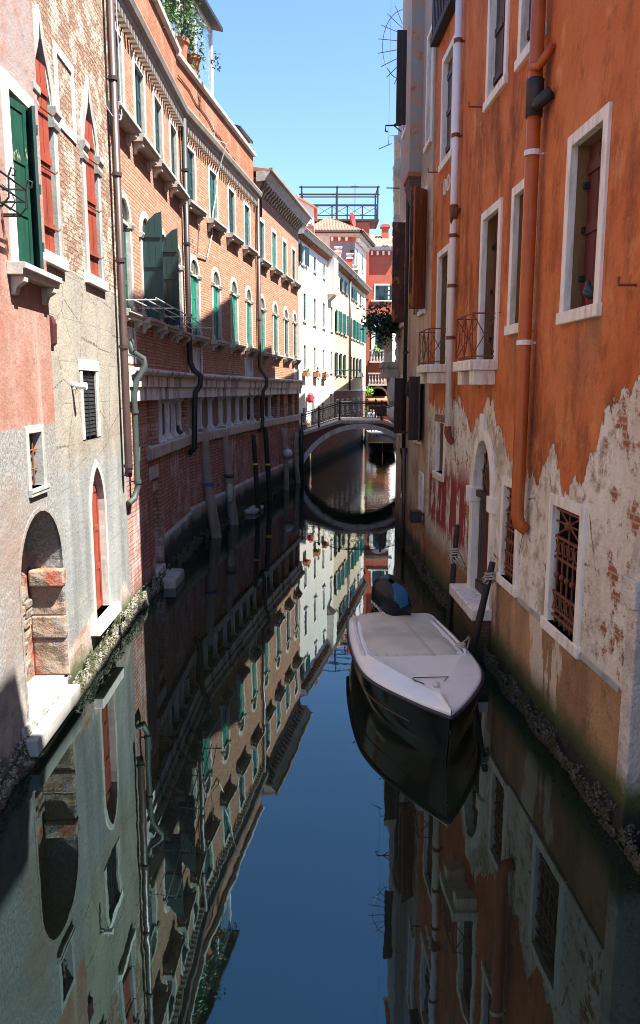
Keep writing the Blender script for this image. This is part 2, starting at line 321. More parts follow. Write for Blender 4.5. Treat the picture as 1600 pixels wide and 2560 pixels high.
def orange_plaster():
    g = G('peeling_orange_plaster'); tg = g.noise(1.0, 8, .68, g.vec(2.9, 2.9, .8)); n2 = g.noise(8, 4, .65); big = g.noise(.55, 6, .62)
    st = g.noise(1.0, 7, .68, g.vec(1.5, 1.5, .55)); fi = g.noise(22, 3, .65); m = g.noise(2.6, 7, .7)
    hl = g.mul(g.ramp(g.mul(g.x, 1 / 13), [(0, .76), (.10, .74), (.215, .79), (.29, .68), (.37, .79), (.46, .62), (.55, .6), (.585, .7), (.615, .6), (.655, .63), (.7, .79), (.76, .86), (1, .9)]), 5.)
    e = g.sub(g.add(g.z, g.add(g.mul(g.sub(tg, .5), 1.25), g.mul(g.sub(n2, .5), .22))), hl)
    pm = g.step(e, -.012, .012)
    pc = g.mix(g.step(big, .35, .65), (.56, .135, .028), (.64, .215, .075)); pc = g.mix(g.step(st, .52, .74), pc, (.40, .078, .009))
    pc = g.mix(g.mul(g.step(g.noise(.75, 8, .72, g.vec(1.6, 1.6, .62)), .49, .62), .85), pc, (.20, .052, .010))
    pc = g.mix(g.mul(g.step(g.noise(1, 4, .6, g.vec(16, 16, .55)), .66, .72), g.step(g.z, 6.2, 4.4)), pc, (.66, .46, .34)); sl = g.mul(g.step(g.z, 3.9, 4.8), g.mx(g.mul(g.step(g.x, 7.65, 7.75), g.step(g.x, 8.85, 8.7)), g.mul(g.step(g.x, 5.6, 5.7), g.step(g.x, 6.8, 6.7)))); pc = g.mix(g.mul(g.mul(sl, g.step(g.z, 4.95, 4.85)), g.step(st, .4, .6)), pc, (.30, .15, .085))
    pc = g.mix(g.mul(g.step(g.noise(2.2, 8, .72, g.vec(1.4, 1.4, .8)), .55, .66), .7), pc, (.24, .066, .014)); pc = g.mix(g.mul(g.step(g.noise(1.3, 7, .7, g.vec(1.3, 1.3, .8)), .56, .66), .55), pc, (.78, .36, .15)); pc = g.mix(g.step(g.noise(5, 5, .7, g.vec(1.6, 1.6, .6)), .745, .76), pc, (.6, .48, .38))
    un = g.mix(g.step(st, .38, .66), (.82, .79, .72), (.60, .53, .43)); un = g.mix(g.step(m, .5, .6), un, (.42, .34, .26)); un = g.mix(g.step(g.noise(4.5, 7, .72), .58, .64), un, (.26, .2, .145)); un = g.mix(g.mul(g.step(g.noise(1.1, 8, .72), .55, .64), .7), un, (.33, .29, .25)); un = g.mix(g.mul(g.step(g.noise(1.6, 6, .68, g.vec(2.2, 2.2, .7)), .6, .63), .9), un, (.86, .84, .79)); un = g.mix(g.step(g.add(fi, g.mul(g.sub(m, .5), .5)), .66, .72), un, (.12, .09, .065)); crk = g.vor(.75, None, 'DISTANCE_TO_EDGE'); un = g.mix(g.mul(g.step(g.add(crk, g.mul(g.sub(n2, .5), .05)), .012, .004), g.step(big, .5, .55)), un, (.07, .05, .04))
    br, bf = g.brick((.40, .13, .06), (.30, .10, .05), (.42, .34, .27), .26, .07, .012)
    un = g.mix(g.step(g.add(m, g.mul(g.mx(g.mul(g.step(g.x, 2.2, 2.7), g.step(g.x, 3.9, 3.6)), g.step(g.x, 8.9, 9.3)), .09)), .63, .65), un, br)
    rb = g.mul(g.mul(g.step(g.x, .1, .35), g.step(g.x, 3.95, 3.7)), g.mul(g.step(g.z, 1.2, 1.45), g.step(g.z, 2.9, 2.4)))
    un = g.mix(g.mul(g.step(g.noise(1, 6, .65, g.vec(2.6, 2.6, .6)), .45, .48), rb), un, (.27, .035, .035))
    dz = g.mul(g.step(g.z, 1.36, 1.33), g.step(g.x, 5.5, 5.6))
    da = g.mix(g.step(st, .4, .62), (.46, .27, .14), (.27, .15, .08)); da = g.mix(g.step(m, .55, .7), da, (.085, .055, .04))
    xs = g.add(g.noise(1.15, 4, .6, g.vec(1, 0, .25)), g.mul(g.sub(n2, .5), .05)); da = g.mix(g.step(xs, .56, .575), da, (.62, .53, .42))
    un = g.mix(dz, un, da)
    lw = g.mix(g.step(m, .42, .6), (.27, .16, .09), (.36, .15, .07)); un = g.mix(g.mul(g.step(g.add(g.z, g.mul(g.sub(m, .5), 1.2)), 1.25, .85), g.step(g.x, 5.6, 5.4)), un, lw)
    c = g.mix(g.step(e, -.05, -.02), un, (.80, .72, .6)); c = g.mix(pm, c, pc); c = tidal(g, c, .46, .16, (.06, .082, .022), (.02, .022, .016))
    g.bump(g.add(g.add(g.mul(pm, .7), g.mul(fi, .35)), g.add(g.mul(m, 1.4), g.mul(big, .8))), .045); return g.end(c, .93)
M['orange'] = orange_plaster()

def beige_plaster():
    g = G('blotched_beige_plaster'); n = g.noise(.8, 8, .68); m = g.noise(2.8, 7, .7); st = g.noise(1, 6, .62, g.vec(3, 3, .4)); f = g.noise(20, 3)
    c = g.mix(g.step(st, .38, .64), (.62, .51, .39), (.5, .38, .28)); c = g.mix(g.step(n, .5, .6), c, (.40, .24, .16))
    c = g.mix(g.step(g.add(g.z, g.mul(g.sub(n, .5), 5)), 8.2, 8.8), c, g.mix(g.step(m, .48, .56), (.3, .29, .27), (.42, .26, .19)))
    c = g.mix(g.step(m, .6, .68), c, (.34, .13, .065)); c = g.mix(g.step(m, .72, .74), c, (.08, .06, .05))
    lo = g.mix(g.step(m, .45, .56), (.33, .12, .055), (.36, .25, .16)); c = g.mix(g.step(g.add(g.z, g.mul(g.sub(n, .5), 2)), 1.5, 1.), c, lo)
    c = tidal(g, c, .5, .3, (.04, .035, .01)); g.bump(g.add(g.mul(f, .3), g.add(n, m)), .014); return g.end(c, .93)
M['beige'] = beige_plaster()

def simple_plaster(name, a, b, d, low=None):
    g = G(name); n = g.noise(.6, 7, .65); st = g.noise(1, 6, .62, g.vec(2.2, 2.2, .25)); m = g.noise(3, 6, .65)
    c = g.mix(g.step(n, .38, .64), a, b); c = g.mix(g.mul(g.step(st, .55, .76), .7), c, d)
    if low:
        br, _ = g.brick((.20, .07, .045), (.14, .05, .035), (.2, .16, .13)); lw = g.mix(g.step(m, .52, .62), br, (.22, .18, .15))
        c = g.mix(g.step(g.add(g.z, g.mul(g.sub(m, .5), 1.)), low + .1, low), c, lw)
    c = tidal(g, c, .4, .2); g.bump(g.add(n, m), .008); return g.end(c, .93)
M['white_wall'] = simple_plaster('white_plaster', (.66, .62, .57), (.6, .55, .5), (.48, .42, .37), 2.3)
M['yellow_wall'] = simple_plaster('cream_yellow_plaster', (.50, .42, .30), (.45, .36, .235), (.33, .25, .16), 4.0)
M['grey_wall'] = simple_plaster('grey_blue_plaster', (.17, .17, .19), (.21, .195, .2), (.12, .1, .1))
M['red_wall'] = simple_plaster('red_plaster', (.40, .085, .045), (.36, .13, .09), (.25, .05, .03))
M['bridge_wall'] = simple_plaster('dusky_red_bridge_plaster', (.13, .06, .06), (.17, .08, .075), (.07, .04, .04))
def plinth_mat():
    g = G('tidal_cement_plinth'); n = g.noise(2.5, 7, .7); f = g.noise(14, 4, .65); c = g.mix(g.step(n, .4, .62), (.42, .41, .39), (.28, .27, .26)); c = g.mix(g.step(f, .6, .7), c, (.36, .34, .31))
    c = tidal(g, c, .72, .25, (.035, .04, .03), (.012, .015, .013)); g.bump(g.add(n, f), .02); return g.end(c, .92)
M['plinth'] = plinth_mat()
def quoin_mat():
    g = G('weathered_door_stone'); n = g.noise(3, 7, .7); f = g.noise(13, 4, .65); c = g.mix(g.step(n, .4, .62), (.72, .66, .60), (.50, .45, .41)); c = g.mix(g.step(f, .58, .7), c, (.36, .31, .27))
    c = tidal(g, c, .5, .3, (.08, .09, .02), (.02, .022, .016)); g.bump(g.add(n, f), .035); return g.end(c, .9)
M['quoin'] = quoin_mat()
M['soffit'] = plain('shaded_arch_underside', (.05, .035, .03), .9, .5, 3, .01)  # underside coloured near-black to carry the shade below the arch
M['bank'] = brick_wall('bank_brick', (.15, .055, .035), (.1, .04, .03), (.14, .11, .09), grime=.7)

def tiles_mat():
    g = G('roof_tiles'); n = g.noise(5, 4); k = g.noise(1.5, 4)
    c = g.mix(g.step(n, .35, .65), (.45, .16, .09), (.50, .27, .19)); c = g.mix(g.step(k, .5, .7), c, (.3, .14, .1)); return g.end(c, .9)
M['tiles'] = tiles_mat()

def water_mat():
    g = G('canal_water')
    far = g.step(g.y, 19, 36)
    a = g.noise(1.1, 3, .5, g.vec(1, .7, 1)); b = g.noise(5.5, 3, .55, g.vec(1, .6, 1))
    h = g.add(g.mul(a, .25), g.mul(b, g.add(.025, g.mul(far, .8))))
    g.bump(h, .012, .55)
    g.b.inputs['IOR'].default_value = 2.05; g.b.inputs['Specular Tint'].default_value = (.5, .92, 1, 1)
    return g.end(g.mix(g.step(g.noise(.5, 3), .3, .7), (.010, .015, .010), (.014, .019, .011)), .012)
M['water'] = water_mat()
def gel(name, c, r=.25, spec=.5):
    g = G(name); n = g.noise(4, 5, .6); return g.end(g.mix(g.mul(g.step(n, .5, .8), .25), c, tuple(x * .6 for x in c)), r, 0, spec)
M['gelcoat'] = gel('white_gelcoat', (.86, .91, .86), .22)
M['hull'] = gel('black_hull', (.006, .006, .008), .12)
M['rub'] = gel('navy_rubber', (.012, .013, .03), .4)
def tarp():
    g = G('beige_tarpaulin'); n = g.noise(1.4, 5, .6); k = g.noise(9, 3, .6, g.vec(.4, 2, 1)); f = g.noise(120, 2)
    c = g.mix(g.step(n, .4, .65), (.64, .62, .52), (.54, .52, .43)); w2 = g.mul(g.sub(n, .5), .06); c = g.mix(g.mul(g.mul(g.step(g.math('ABSOLUTE', g.add(g.add(g.x, g.mul(g.y, .12)), w2)), .035, .015), g.step(g.y, .55, .7)), .4), c, (.25, .25, .23)); c = g.mix(g.mul(g.step(n, .55, .7), .35), c, (.3, .3, .27)); g.bump(g.add(g.mul(n, 1.5), g.add(g.mul(k, .8), g.mul(f, .03))), .012); return g.end(c, .75)
M['tarp'] = tarp()
M['motor'] = gel('dark_navy_cowl', (.004, .008, .018), .32, .35)
M['dish'] = plain('red_dish_paint', (.3, .03, .03), .6, .3, 4, 0)
M['motor_blue'] = gel('blue_cowl_stripe', (.02, .11, .24), .3)
M['white_paint'] = gel('white_lettering', (.75, .75, .75), .4)
M['rope'] = plain('pale_rope', (.42, .38, .33), .9, .4, 30, .002)
M['blue_rope'] = plain('blue_rope', (.03, .12, .35), .8, .3, 20, 0)
M['yellow'] = plain('yellow_reflector', (.75, .6, .03), .5, .1, 4, 0, streak=False)
M['pink_red'] = plain('pink_red_paint', (.42, .04, .07), .6, .3, 4, .002)

# ------------------------------------------------------------------ building components (all in a wall's own frame)
def leaf_mb(x0, x1, z0, z1, d, style='panel', th=.035):
    m = MB()
    if style == 'panel':
        m.box(x0, x1, d - th, d, z0, z1); w = min(.07, (x1 - x0) * .22)
        m.box(x0, x0 + w, d, d + .014, z0, z1); m.box(x1 - w, x1, d, d + .014, z0, z1)
        k = 3
        for i in range(k + 1):
            zz = z0 + (z1 - z0 - .09) * i / k; m.box(x0 + w, x1 - w, d, d + .012, zz, zz + .09)
    elif style == 'louver':
        m.box(x0, x1, d - th, d - .012, z0, z1); w = .05
        m.box(x0, x0 + w, d - .012, d + .014, z0, z1); m.box(x1 - w, x1, d - .012, d + .014, z0, z1)
        n = max(4, int((z1 - z0) / .085))
        for i in range(n):
            a = z0 + (z1 - z0) * i / n; b = z0 + (z1 - z0) * (i + .8) / n
            m.prof([(d - .012, a), (d + .012, a), (d + .002, b), (d - .012, b)], x0 + w, x1 - w)
    else:   # boards with battens
        n = max(2, round((x1 - x0) / .16)); s = (x1 - x0) / n
        for i in range(n): m.box(x0 + i * s + .003, x0 + (i + 1) * s - .003, d - th, d + random.uniform(-.003, .003), z0, z1)
        for f in (.14, .5, .86): zz = z0 + (z1 - z0) * f; m.box(x0 + .01, x1 - .01, d + .004, d + .022, zz - .05, zz + .05)
    return m
def sill_mb(w, proj, th, brackets=True, z=0., base=0.):
    """moulded sill slab under z, on two scrolled brackets"""
    m = MB(); h = w / 2
    m.prof([(base, z - th), (proj * .8, z - th), (proj * .84, z - th * .55), (proj, z - th * .5), (proj, z - .004), (base, z)], -h, h)
    if brackets:
        bh = th * 1.55; bw = .11
        for x in (-h + .08, h - .08 - bw):
            m.prof([(base, z - th - bh), (proj * .22, z - th - bh * .95), (proj * .34, z - th - bh * .55), (proj * .75, z - th - bh * .3), (proj * .78, z - th), (base, z - th)], x, x + bw)
    return m
def window(root, W, holes, s, z, w, h, fw=.13, fd=.03, rec=.2, shape='rect', rise=None, frame='stone', sill=None, leaves=None, leafmat='green', back='glass',
           fan=None, name='window', reveal=None, frame_rec=None, impost=False, sillmat=None, zs=None, nlab=None):
    """opening centre s, bottom z, clear width w and height h (to the spring for arches)"""
    Mw = W.at(s, 0, z); hw = w / 2
    inner = rect(-hw, hw, 0, h) if shape == 'rect' else arch(-hw, hw, 0, h, rise, 12, shape)
    mid = grow(inner, fw * .5, 0); outer = grow(inner, fw, 0)
    holes.append(([(x + s, q + z) for x, q in mid], rec + .06))
    fr = MB().ring(outer, inner, -(frame_rec if frame_rec is not None else rec), fd)
    if impost:
        for sg in (-1, 1):
            a, b = sorted((sg * (hw - .015), sg * (hw + fw + .035)))
            fr.prof([(-rec, h - .1), (fd + .02, h - .1), (fd + .05, h - .03), (fd + .05, h), (-rec, h)], a, b)
            fr.prof([(-rec, 0), (fd + .025, 0), (fd + .025, .12), (fd, .15), (-rec, .15)], sg * hw if sg > 0 else -hw - fw - .02, hw + fw + .02 if sg > 0 else -hw)
    wd = fr.build(name, M[frame], root, Mw, bevel=.006)
    if reveal: MB().ring(grow(inner, fw * .4, 0), grow(inner, .0, 0), -rec, -frame_rec - .002).build('reveal', M[reveal], wd, Mw)
    if sill: 
        sw, pr, th, br = sill; sill_mb(sw, pr, th, br).build('sill', M[sillmat or frame], wd, Mw, bevel=.006)
    top = h if shape != 'rect' or fan is None else h
    if fan:
        fm = MB(); n = 13; rr = rise or hw
        for i in range(n):
            a = i / n; zz = h + rr * a; ww = hw * math.sqrt(max(0, 1 - (a + .02) ** 2)); fm.prof([(-.06, zz), (-.015, zz), (-.045, zz + rr / n * .95), (-.06, zz + rr / n * .95)], -ww, ww)
        fm.box(-hw, hw, -.07, -.005, h - .06, h)
        fm.build('louvre_fan', M[fan], wd, Mw)
    bh = h + (0 if shape == 'rect' else (rise or hw))
    if back: MB().box(-hw - fw * .45, hw + fw * .45, -rec - .05, -rec - .02, 0, bh + fw * .4).build('pane', M[back], wd, Mw)
    for lf in (leaves or []):
        x0, x1, z0, z1, d, style, ang = lf; mm = leaf_mb(0, x1 - x0, z0, z1, 0, style)
        if ang >= 0: ML = Mw @ T(x0, d, 0) @ Matrix.Rotation(-R(ang), 4, 'Z')
        else:        ML = Mw @ T(x1, d, 0) @ Matrix.Rotation(-R(ang), 4, 'Z') @ T(-(x1 - x0), 0, 0)
        mm.build('shutter', M[leafmat], wd, ML)
    return wd
def drainpipe(root, W, pts, r, mat, rings=(), name='drainpipe', ringmat=None):
    p = MB().tube(pts, r, 12).build(name, M[mat], root, W.M, smooth=True)
    for (x, d, z) in rings:
        MB().lathe([(r + .004, -.03), (r + .016, -.03), (r + .016, .03), (r + .004, .03)], x, d, z).box(x - .01, x + .01, 0, d - r, z - .012, z + .012).build('pipe_ring', M[ringmat or mat], p, W.M, smooth=False)
    return p
def tile_roof(o, u, v, nu, nv, lift=.045):
    """barrel tiles: o corner at the eaves, u along the eaves, v up the slope"""
    o, u, v = Vector(o), Vector(u), Vector(v); nn = u.cross(v).normalized(); rows = []
    for j in range(nv * 2 + 1):
        t = (j // 2 + (j % 2) * .92) / nv if j < nv * 2 else 1.; st = .02 * (1 - (j % 2))
        rows.append([o + u * (i / (nu * 6)) + v * t + nn * (lift * abs(math.sin(math.pi * i / 6)) + st + .02) for i in range(nu * 6 + 1)])
    return [[tuple(p) for p in r] for r in rows]
def foliage(center, rad, n, size, mb=None, droop=0.):
    mb = mb or MB(); c = Vector(center); ncl = max(3, n // 40)
    cl = [(Vector((random.gauss(0, .45) * rad[0], random.gauss(0, .45) * rad[1], random.gauss(0, .45) * rad[2])), random.uniform(.25, .5)) for _ in range(ncl)]
    for _ in range(n):
        k, q = random.choice(cl); p = c + k + Vector((random.gauss(0, .4) * rad[0], random.gauss(0, .4) * rad[1], random.gauss(0, .4) * rad[2])) * q
        p.z -= droop * random.random() ** 2; s = size * random.uniform(.6, 1.3)
        a = Vector((random.gauss(0, 1), random.gauss(0, 1), random.gauss(0, .6))).normalized(); b = a.orthogonal().normalized(); b = (b + a.cross(b) * random.uniform(-1, 1)).normalized()
        mb.add([p - a * s, p + b * s * .45, p + a * s, p - b * s * .45], [(0, 1, 2, 3)])
    return mb
def barnacles(name, segs, label, zr, n, proj, sz=(.012, .04), pale=1.):
    m = MB()
    for _ in range(n):
        A, B = random.choice(segs); t = random.random(); z = random.triangular(zr[0], zr[1] * 1.5, zr[0] + (zr[1] - zr[0]) * .25)
        ex, ey = B[0] - A[0], B[1] - A[1]; L = math.hypot(ex, ey); nx, ny = ey / L, -ex / L
        if mnoise.noise(Vector((A[0] + ex * t, A[1] + ey * t, z * 2.5)) * 3.1) < -.38 + max(0, z - zr[1] * .6) * 2: continue
        lump = .5 + mnoise.noise(Vector((A[0] + ex * t, A[1] + ey * t, z * 2)) * 1.7)
        d = proj * max(.05, lump) * (1 - max(0, z - zr[0]) / (zr[1] - zr[0]) * .8); s = sz[0] * .6 + (sz[1] * 1.25 - sz[0] * .6) * random.random() ** 2.2
        p = Vector((A[0] + ex * t + nx * d, A[1] + ey * t + ny * d, z)); q = Matrix.Rotation(random.random() * 6, 3, Vector((random.random() - .5, random.random() - .5, random.random() - .5 + .01)).normalized())
        vs = [p + q @ Vector(v) * s * random.uniform(.7, 1.3) for v in ((1, 0, 0), (-1, 0, 0), (0, .8, 0), (0, -.8, 0), (0, 0, .6), (0, 0, -.6))]
        m.add(vs, [(0, 2, 4), (2, 1, 4), (1, 3, 4), (3, 0, 4), (2, 0, 5), (1, 2, 5), (3, 1, 5), (0, 3, 5)])
    # the crusted ledge behind the shells
    g = G(name + '_crust'); nz = g.noise(16, 4, .7); c = g.mix(g.step(nz, .42, .58), (.03, .034, .018), (.33 * pale, .31 * pale, .24 * pale)); c = g.mix(g.step(g.noise(3, 4), .52, .6), c, (.05, .055, .022)); c = g.mix(g.step(g.z, .1, .0), c, (.05, .04, .022)); g.bump(nz, .02)
    o = m.build(name, g.end(c, .9), recalc=False); return tag(o, label, 'barnacles', kind='stuff')

# ------------------------------------------------------------------ water
wm = MB(); wm.add([(-60, -30, 0), (60, -30, 0), (60, 120, 0), (-60, 120, 0)], [(0, 1, 2, 3)])
tag(wm.build('water', M['water'], recalc=False), 'dark still canal water mirroring the houses and sky', 'water', kind='structure')

# ------------------------------------------------------------------ left bank: pink house
L1 = Wall((-3.02, -4), (-3.29, 9.5)); off = 7.0   # coordinates measured from Y=3
pink = thing('pink_house', 'pink plastered house with grey cement foot and peeling green shutters, nearest on the left bank', 'house', L1.M, 'houses lining the canal')
H = []
s0 = off + 5.83
wd = window(pink, L1, H, s0, 5.41, .62, 1.78, .15, .03, .16, frame='white_stone', sill=(1.22, .2, .13, True), back='dark', sillmat='stone')
leaf_mb(0, .42, .02, 1.74, 0, 'panel').build('shutter', M['green_peel'], wd, L1.at(s0 - .31, -.03, 5.41) @ Matrix.Rotation(-R(9), 4, 'Z'))
leaf_mb(0, .3, .02, 1.74, 0, 'board').build('shutter', M['green_dark'], wd, L1.at(s0 + .31, -.01, 5.41) @ Matrix.Rotation(R(36), 4, 'Z') @ T(-.3, 0, 0))
fr = MB()                                              # scrolled iron flower rack sticking out under the window
xr = s0 - .68
for zz, dd in ((5.86, .2), (5.98, .25), (6.1, .27)):
    fr.tube([(xr - .9, .03, zz), (xr - .9, dd, zz), (xr, dd, zz), (xr, .03, zz)], .011, 6)
for xx in (xr - .9, xr - .45, xr):
    fr.tube([(xx, .03, 5.84), (xx, .19, 5.84), (xx, .26, 5.92), (xx, .27, 6.12), (xx, .3, 6.19), (xx, .34, 6.17), (xx, .33, 6.12), (xx, .3, 6.12)], .011, 6)
fr.tube([(xr, .04, 6.15), (xr, .12, 6.08), (xr, .16, 5.98), (xr, .1, 5.9), (xr, .05, 5.95)], .009, 6)
fr.build('flower_rack', M['iron'], wd, L1.M)
# small barred window
s1 = off + 5.75
wd = window(pink, L1, H, s1, 2.98, .42, .62, .09, .015, .2, frame='concrete', sill=(.6, .05, .09, False), back='dark', name='barred_window')
gr = MB()
for x in (-.07, .07): gr.tube([(x, -.06, 0), (x, -.06, .62)], .011, 6)
for z in (.2, .42): gr.tube([(-.2, -.06, z), (.2, -.06, z)], .011, 6)
gr.build('grille', M['rust'], wd, L1.at(s1, 0, 2.98))
# walled-up water door
s2 = off + 5.76; ar = arch(s2 - .72, s2 + .72, .42, 1.95, .74, 14); H.append((ar, .46))
rough = G('rubble_blocking'); vv = rough.vor(4.2); nz = rough.noise(5, 6, .7); nn = rough.noise(1.3, 5)
cc = rough.mix(rough.step(nz, .4, .62), (.30, .2, .13), (.20, .18, .165)); cc = rough.mix(rough.step(nn, .5, .56), cc, (.33, .09, .045)); cc = rough.mix(rough.step(vv, .1, .02), cc, (.05, .04, .03))
rough.bump(rough.add(vv, nz), .09); M['rubble'] = rough.end(cc, .95)
dr = MB().box(s2 - .8, s2 + .8, -.5, -.42, .3, 2.8); 
rnd = random.Random(3)
for k in range(30):
    x = s2 - .7 + rnd.random() * 1.2; z = .45 + rnd.random() * 1.8; a = .08 + rnd.random() * .1
    dr.box(x, x + a * 1.8, -.44, -.40 + rnd.random() * .03, z, z + a * .8)
dobj = dr.build('walled_up_door', M['rubble'], pink, L1.M, bevel=.02)
jm = MB()                                              # stone quoins of the arch's far jamb
for k, (z, hh) in enumerate(((.42, .5), (.92, .3), (1.22, .4))): jm.box(s2 + .66 - .02 * (k % 2), s2 + .73, -.42, .012 + .01 * (k % 2), z, z + hh + .004)
jm.box(s2 + .58, s2 + .76, -.4, .03, 1.62, 1.84)
jm.build('door_jamb', M['rubble'], dobj, L1.M, bevel=.025)
ri = MB().ring(grow(ar, .05, 0), ar, -.03, .008); ri.build('arch_rim', M['pink'], dobj, L1.M)
st = MB().box(s2 - .95, s2 + .68, -.7, .16, .1, .30); st.box(s2 - .95, s2 + .6, -.7, .03, .30, .43)
st.build('door_step', M['concrete'], dobj, L1.M, bevel=.02)
wl = MB().wall([(0, -1.5), (13.5, -1.5), (13.5, 12.6), (0, 12.6)], H).body(0, 13.5, -1.5, 12.6, 9)
wl.build('wall', M['pink'], pink, L1.M)
MB().prof([(.02, 12.6), (.35, 12.7), (.4, 12.85), (-9, 14.6), (-9, 12.6)], 0, 13.5).build('roof', M['tiles'], pink, L1.M)

# ------------------------------------------------------------------ left bank: house with ogee windows
L2 = Wall((-3.36, 9.5), (-3.44, 13.4))
goth = thing('gothic_house', 'old house with ogee windows and red shutters, worn brick above scored beige plaster', 'house', L2.M, 'houses lining the canal')
H = []
for sc_, w_ in ((.36, .66), (2.43, .66)):
    wd = window(goth, L2, H, sc_, 5.76, w_, 1.78, .15, .03, .14, 'ogee', .9, 'concrete', None, None, back='dark', name='ogee_window')
    Mw = L2.at(sc_, 0, 5.76)
    for sg in (-1, 1):
        x0, x1 = sorted((sg * .28, sg * .51))
        MB().prof([(-.14, 1.56), (.05, 1.56), (.07, 1.62), (.05, 1.68), (.09, 1.74), (.09, 1.82), (-.14, 1.82)], x0, x1).build('capital', M['concrete'], wd, Mw, bevel=.008)
    tr = MB()                                           # cusps inside the arch
    for sg in (-1, 1): tr.prism([(sg * .33, 1.8), (sg * .33, 2.15), (sg * .2, 2.45), (sg * .17, 2.2), (sg * .22, 2.0)], -.1, .01)
    tr.build('tracery', M['stone'], wd, Mw)
    MB().box(-.55, .55, -.2, .07, -.14, 0).build('sill', M['white_stone'], wd, Mw, bevel=.008)
    sh = leaf_mb(0, .46, .01, 2.2, 0, 'board').build('shutter', M['red_shutter'], wd, L2.at(sc_ - .33, -.02, 5.76) @ Matrix.Rotation(R(-6), 4, 'Z'))
    for zz in (.3, .98, 1.66): MB().tube([(.02, .03, zz), (.5, .035, zz), (.53, .06, zz + .03)], .012, 6).build('hinge', M['rust'], sh, L2.at(sc_ - .33, -.02, 5.76) @ Matrix.Rotation(R(-6), 4, 'Z'))
pn = MB().ring(rect(.93, 1.75, 7.45, 8.45), rect(1.02, 1.66, 7.56, 8.34), -.02, .02); pn.build('blind_panel_frame', M['white_stone'], goth, L2.M)
wd = window(goth, L2, H, 1.86, 3.38, .7, .98, .13, .012, .12, frame='stone', back='dark', name='grille_window')
MB().box(-.5, .5, -.1, .022, .98, 1.13).build('lintel', M['white_stone'], wd, L2.at(1.86, 0, 3.38), bevel=.006)
gr = MB()
for k in range(17): z = .03 + k * .057; gr.prof([(-.05, z), (-.025, z), (-.035, z + .042), (-.05, z + .042)], -.34, .34)
for x in (-.34, 0, .34): gr.box(x - .012, x + .012, -.05, -.02, 0, .98)
gr.build('grille', M['iron'], wd, L2.at(1.86, 0, 3.38))
# pointed water door with red leaves
wd = window(goth, L2, H, 1.98, .66, .74, 1.55, .1, .02, .16, 'pointed', .72, 'stone', None, None, back='dark', name='pointed_door')
leaf_mb(0, .40, .02, 1.95, 0, 'panel').build('door_leaf', M['red_shutter'], wd, L2.at(1.61, -.1, .66)); leaf_mb(0, .33, .02, 1.95, 0, 'panel').build('door_leaf', M['red_shutter'], wd, L2.at(2.02, -.1, .66))
sp = MB().box(1.30, 2.62, -.2, .14, .48, .65); sp.build('door_step', M['white_stone'], wd, L2.M, bevel=.015)
MB().prof([(0, 4.62), (.05, 4.66), (.06, 4.9), (.02, 5.0), (0, 5.0)], .16, .3).build('flue_vent', M['maroon'], goth, L2.M)
wl = MB().wall([(0, -1.5), (3.9, -1.5), (3.9, 12.2), (0, 12.2)], H).body(0, 3.9, -1.5, 12.2, 9)
wl.build('wall', M['gothic'], goth, L2.M)
MB().prof([(.02, 12.2), (.3, 12.3), (.35, 12.45), (-9, 14.2), (-9, 12.2)], 0, 3.9).build('roof', M['tiles'], goth, L2.M)
drainpipe(goth, L2, [(3.62, .12, 12.2), (3.62, .12, 2.72), (3.62, .1, 2.6)], .065, 'brown_pipe', [(3.62, .12, z) for z in (9.0, 7.55, 6.2, 4.8, 2.78)])
wi = MB(); wi.tube([(3.45, .02, 8.55), (3.55, .1, 8.42), (3.68, .2, 8.40), (3.74, .21, 8.5), (3.73, .2, 9.2), (3.68, .19, 12)], .009, 6); wi.build('cable', M['zinc'], goth, L2.M)
# wall lamp
lamp = thing('wall_lamp', 'small white wall lamp beside the louvred grille on scored beige plaster', 'lamp', L2.at(1.0, 0, 4.14))
MB().lathe([(.055, 0), (.06, .0)], 0, 0).box(-.03, .03, 0, .06, -.05, .05).build('lamp_base', M['zinc'], lamp, L2.at(1.0, 0, 4.14), bevel=.006)
lm = MB().tube([(0, .06, 0), (0, .2, -.005)], [.035, .05], 10); lm.build('lamp_head', M['white_pipe'], lamp, L2.at(1.0, 0, 4.14), smooth=False)

# ------------------------------------------------------------------ left bank: long brick palace (two facets A, B)
A = Wall((-3.44, 13.4), (-3.37, 19.5)); B = Wall((-3.37, 19.5), (-2.18, 27.7)); C = Wall((-2.18, 27.7), (-.95, 34.9))
pal = thing('brick_palace', 'long curved brick palace with arched green shuttered windows and a planted glass veranda on top', 'palace', A.M, 'houses lining the canal')
def upper(root, W, H, s, zb, style=0, lm='green', sm='stone'):
    lv = [(-.34, -.004, .01, 1.32, -.06, 'panel', 0 if style else 5), (.004, .34, .01, 1.32, -.06, 'panel', -3)]
    return window(root, W, H, s, zb, .68, 1.33, .14, .025, .12, frame='stone', sill=(1.34, .24, .13, True), leaves=lv, leafmat=lm, back='glass', sillmat=sm)
def arched(root, W, H, s, zb, style=0, lm='green', w=.68, grate=False, h=1.58, opened=False):
    lv = [(-w / 2, -.004, .02, h - .06, -.07, 'panel', 3), (.004, w / 2, .02, h - .06, -.07, 'panel', -3)]
    if style == 2: lv = []
    if style == 1: lv = [(-w / 2, -.02, .02, h - .06, -.14, 'panel', 66), (.02, w / 2, .02, h - .06, -.14, 'panel', -76)]
    wd = window(root, W, H, s, zb, w, h, .13, .03, .12, 'round', None, 'stone', (1.22, .22, .12, True), lv, lm, 'glass', 'louver' if style != 2 else None, name='arched_window', impost=True)
    return wd
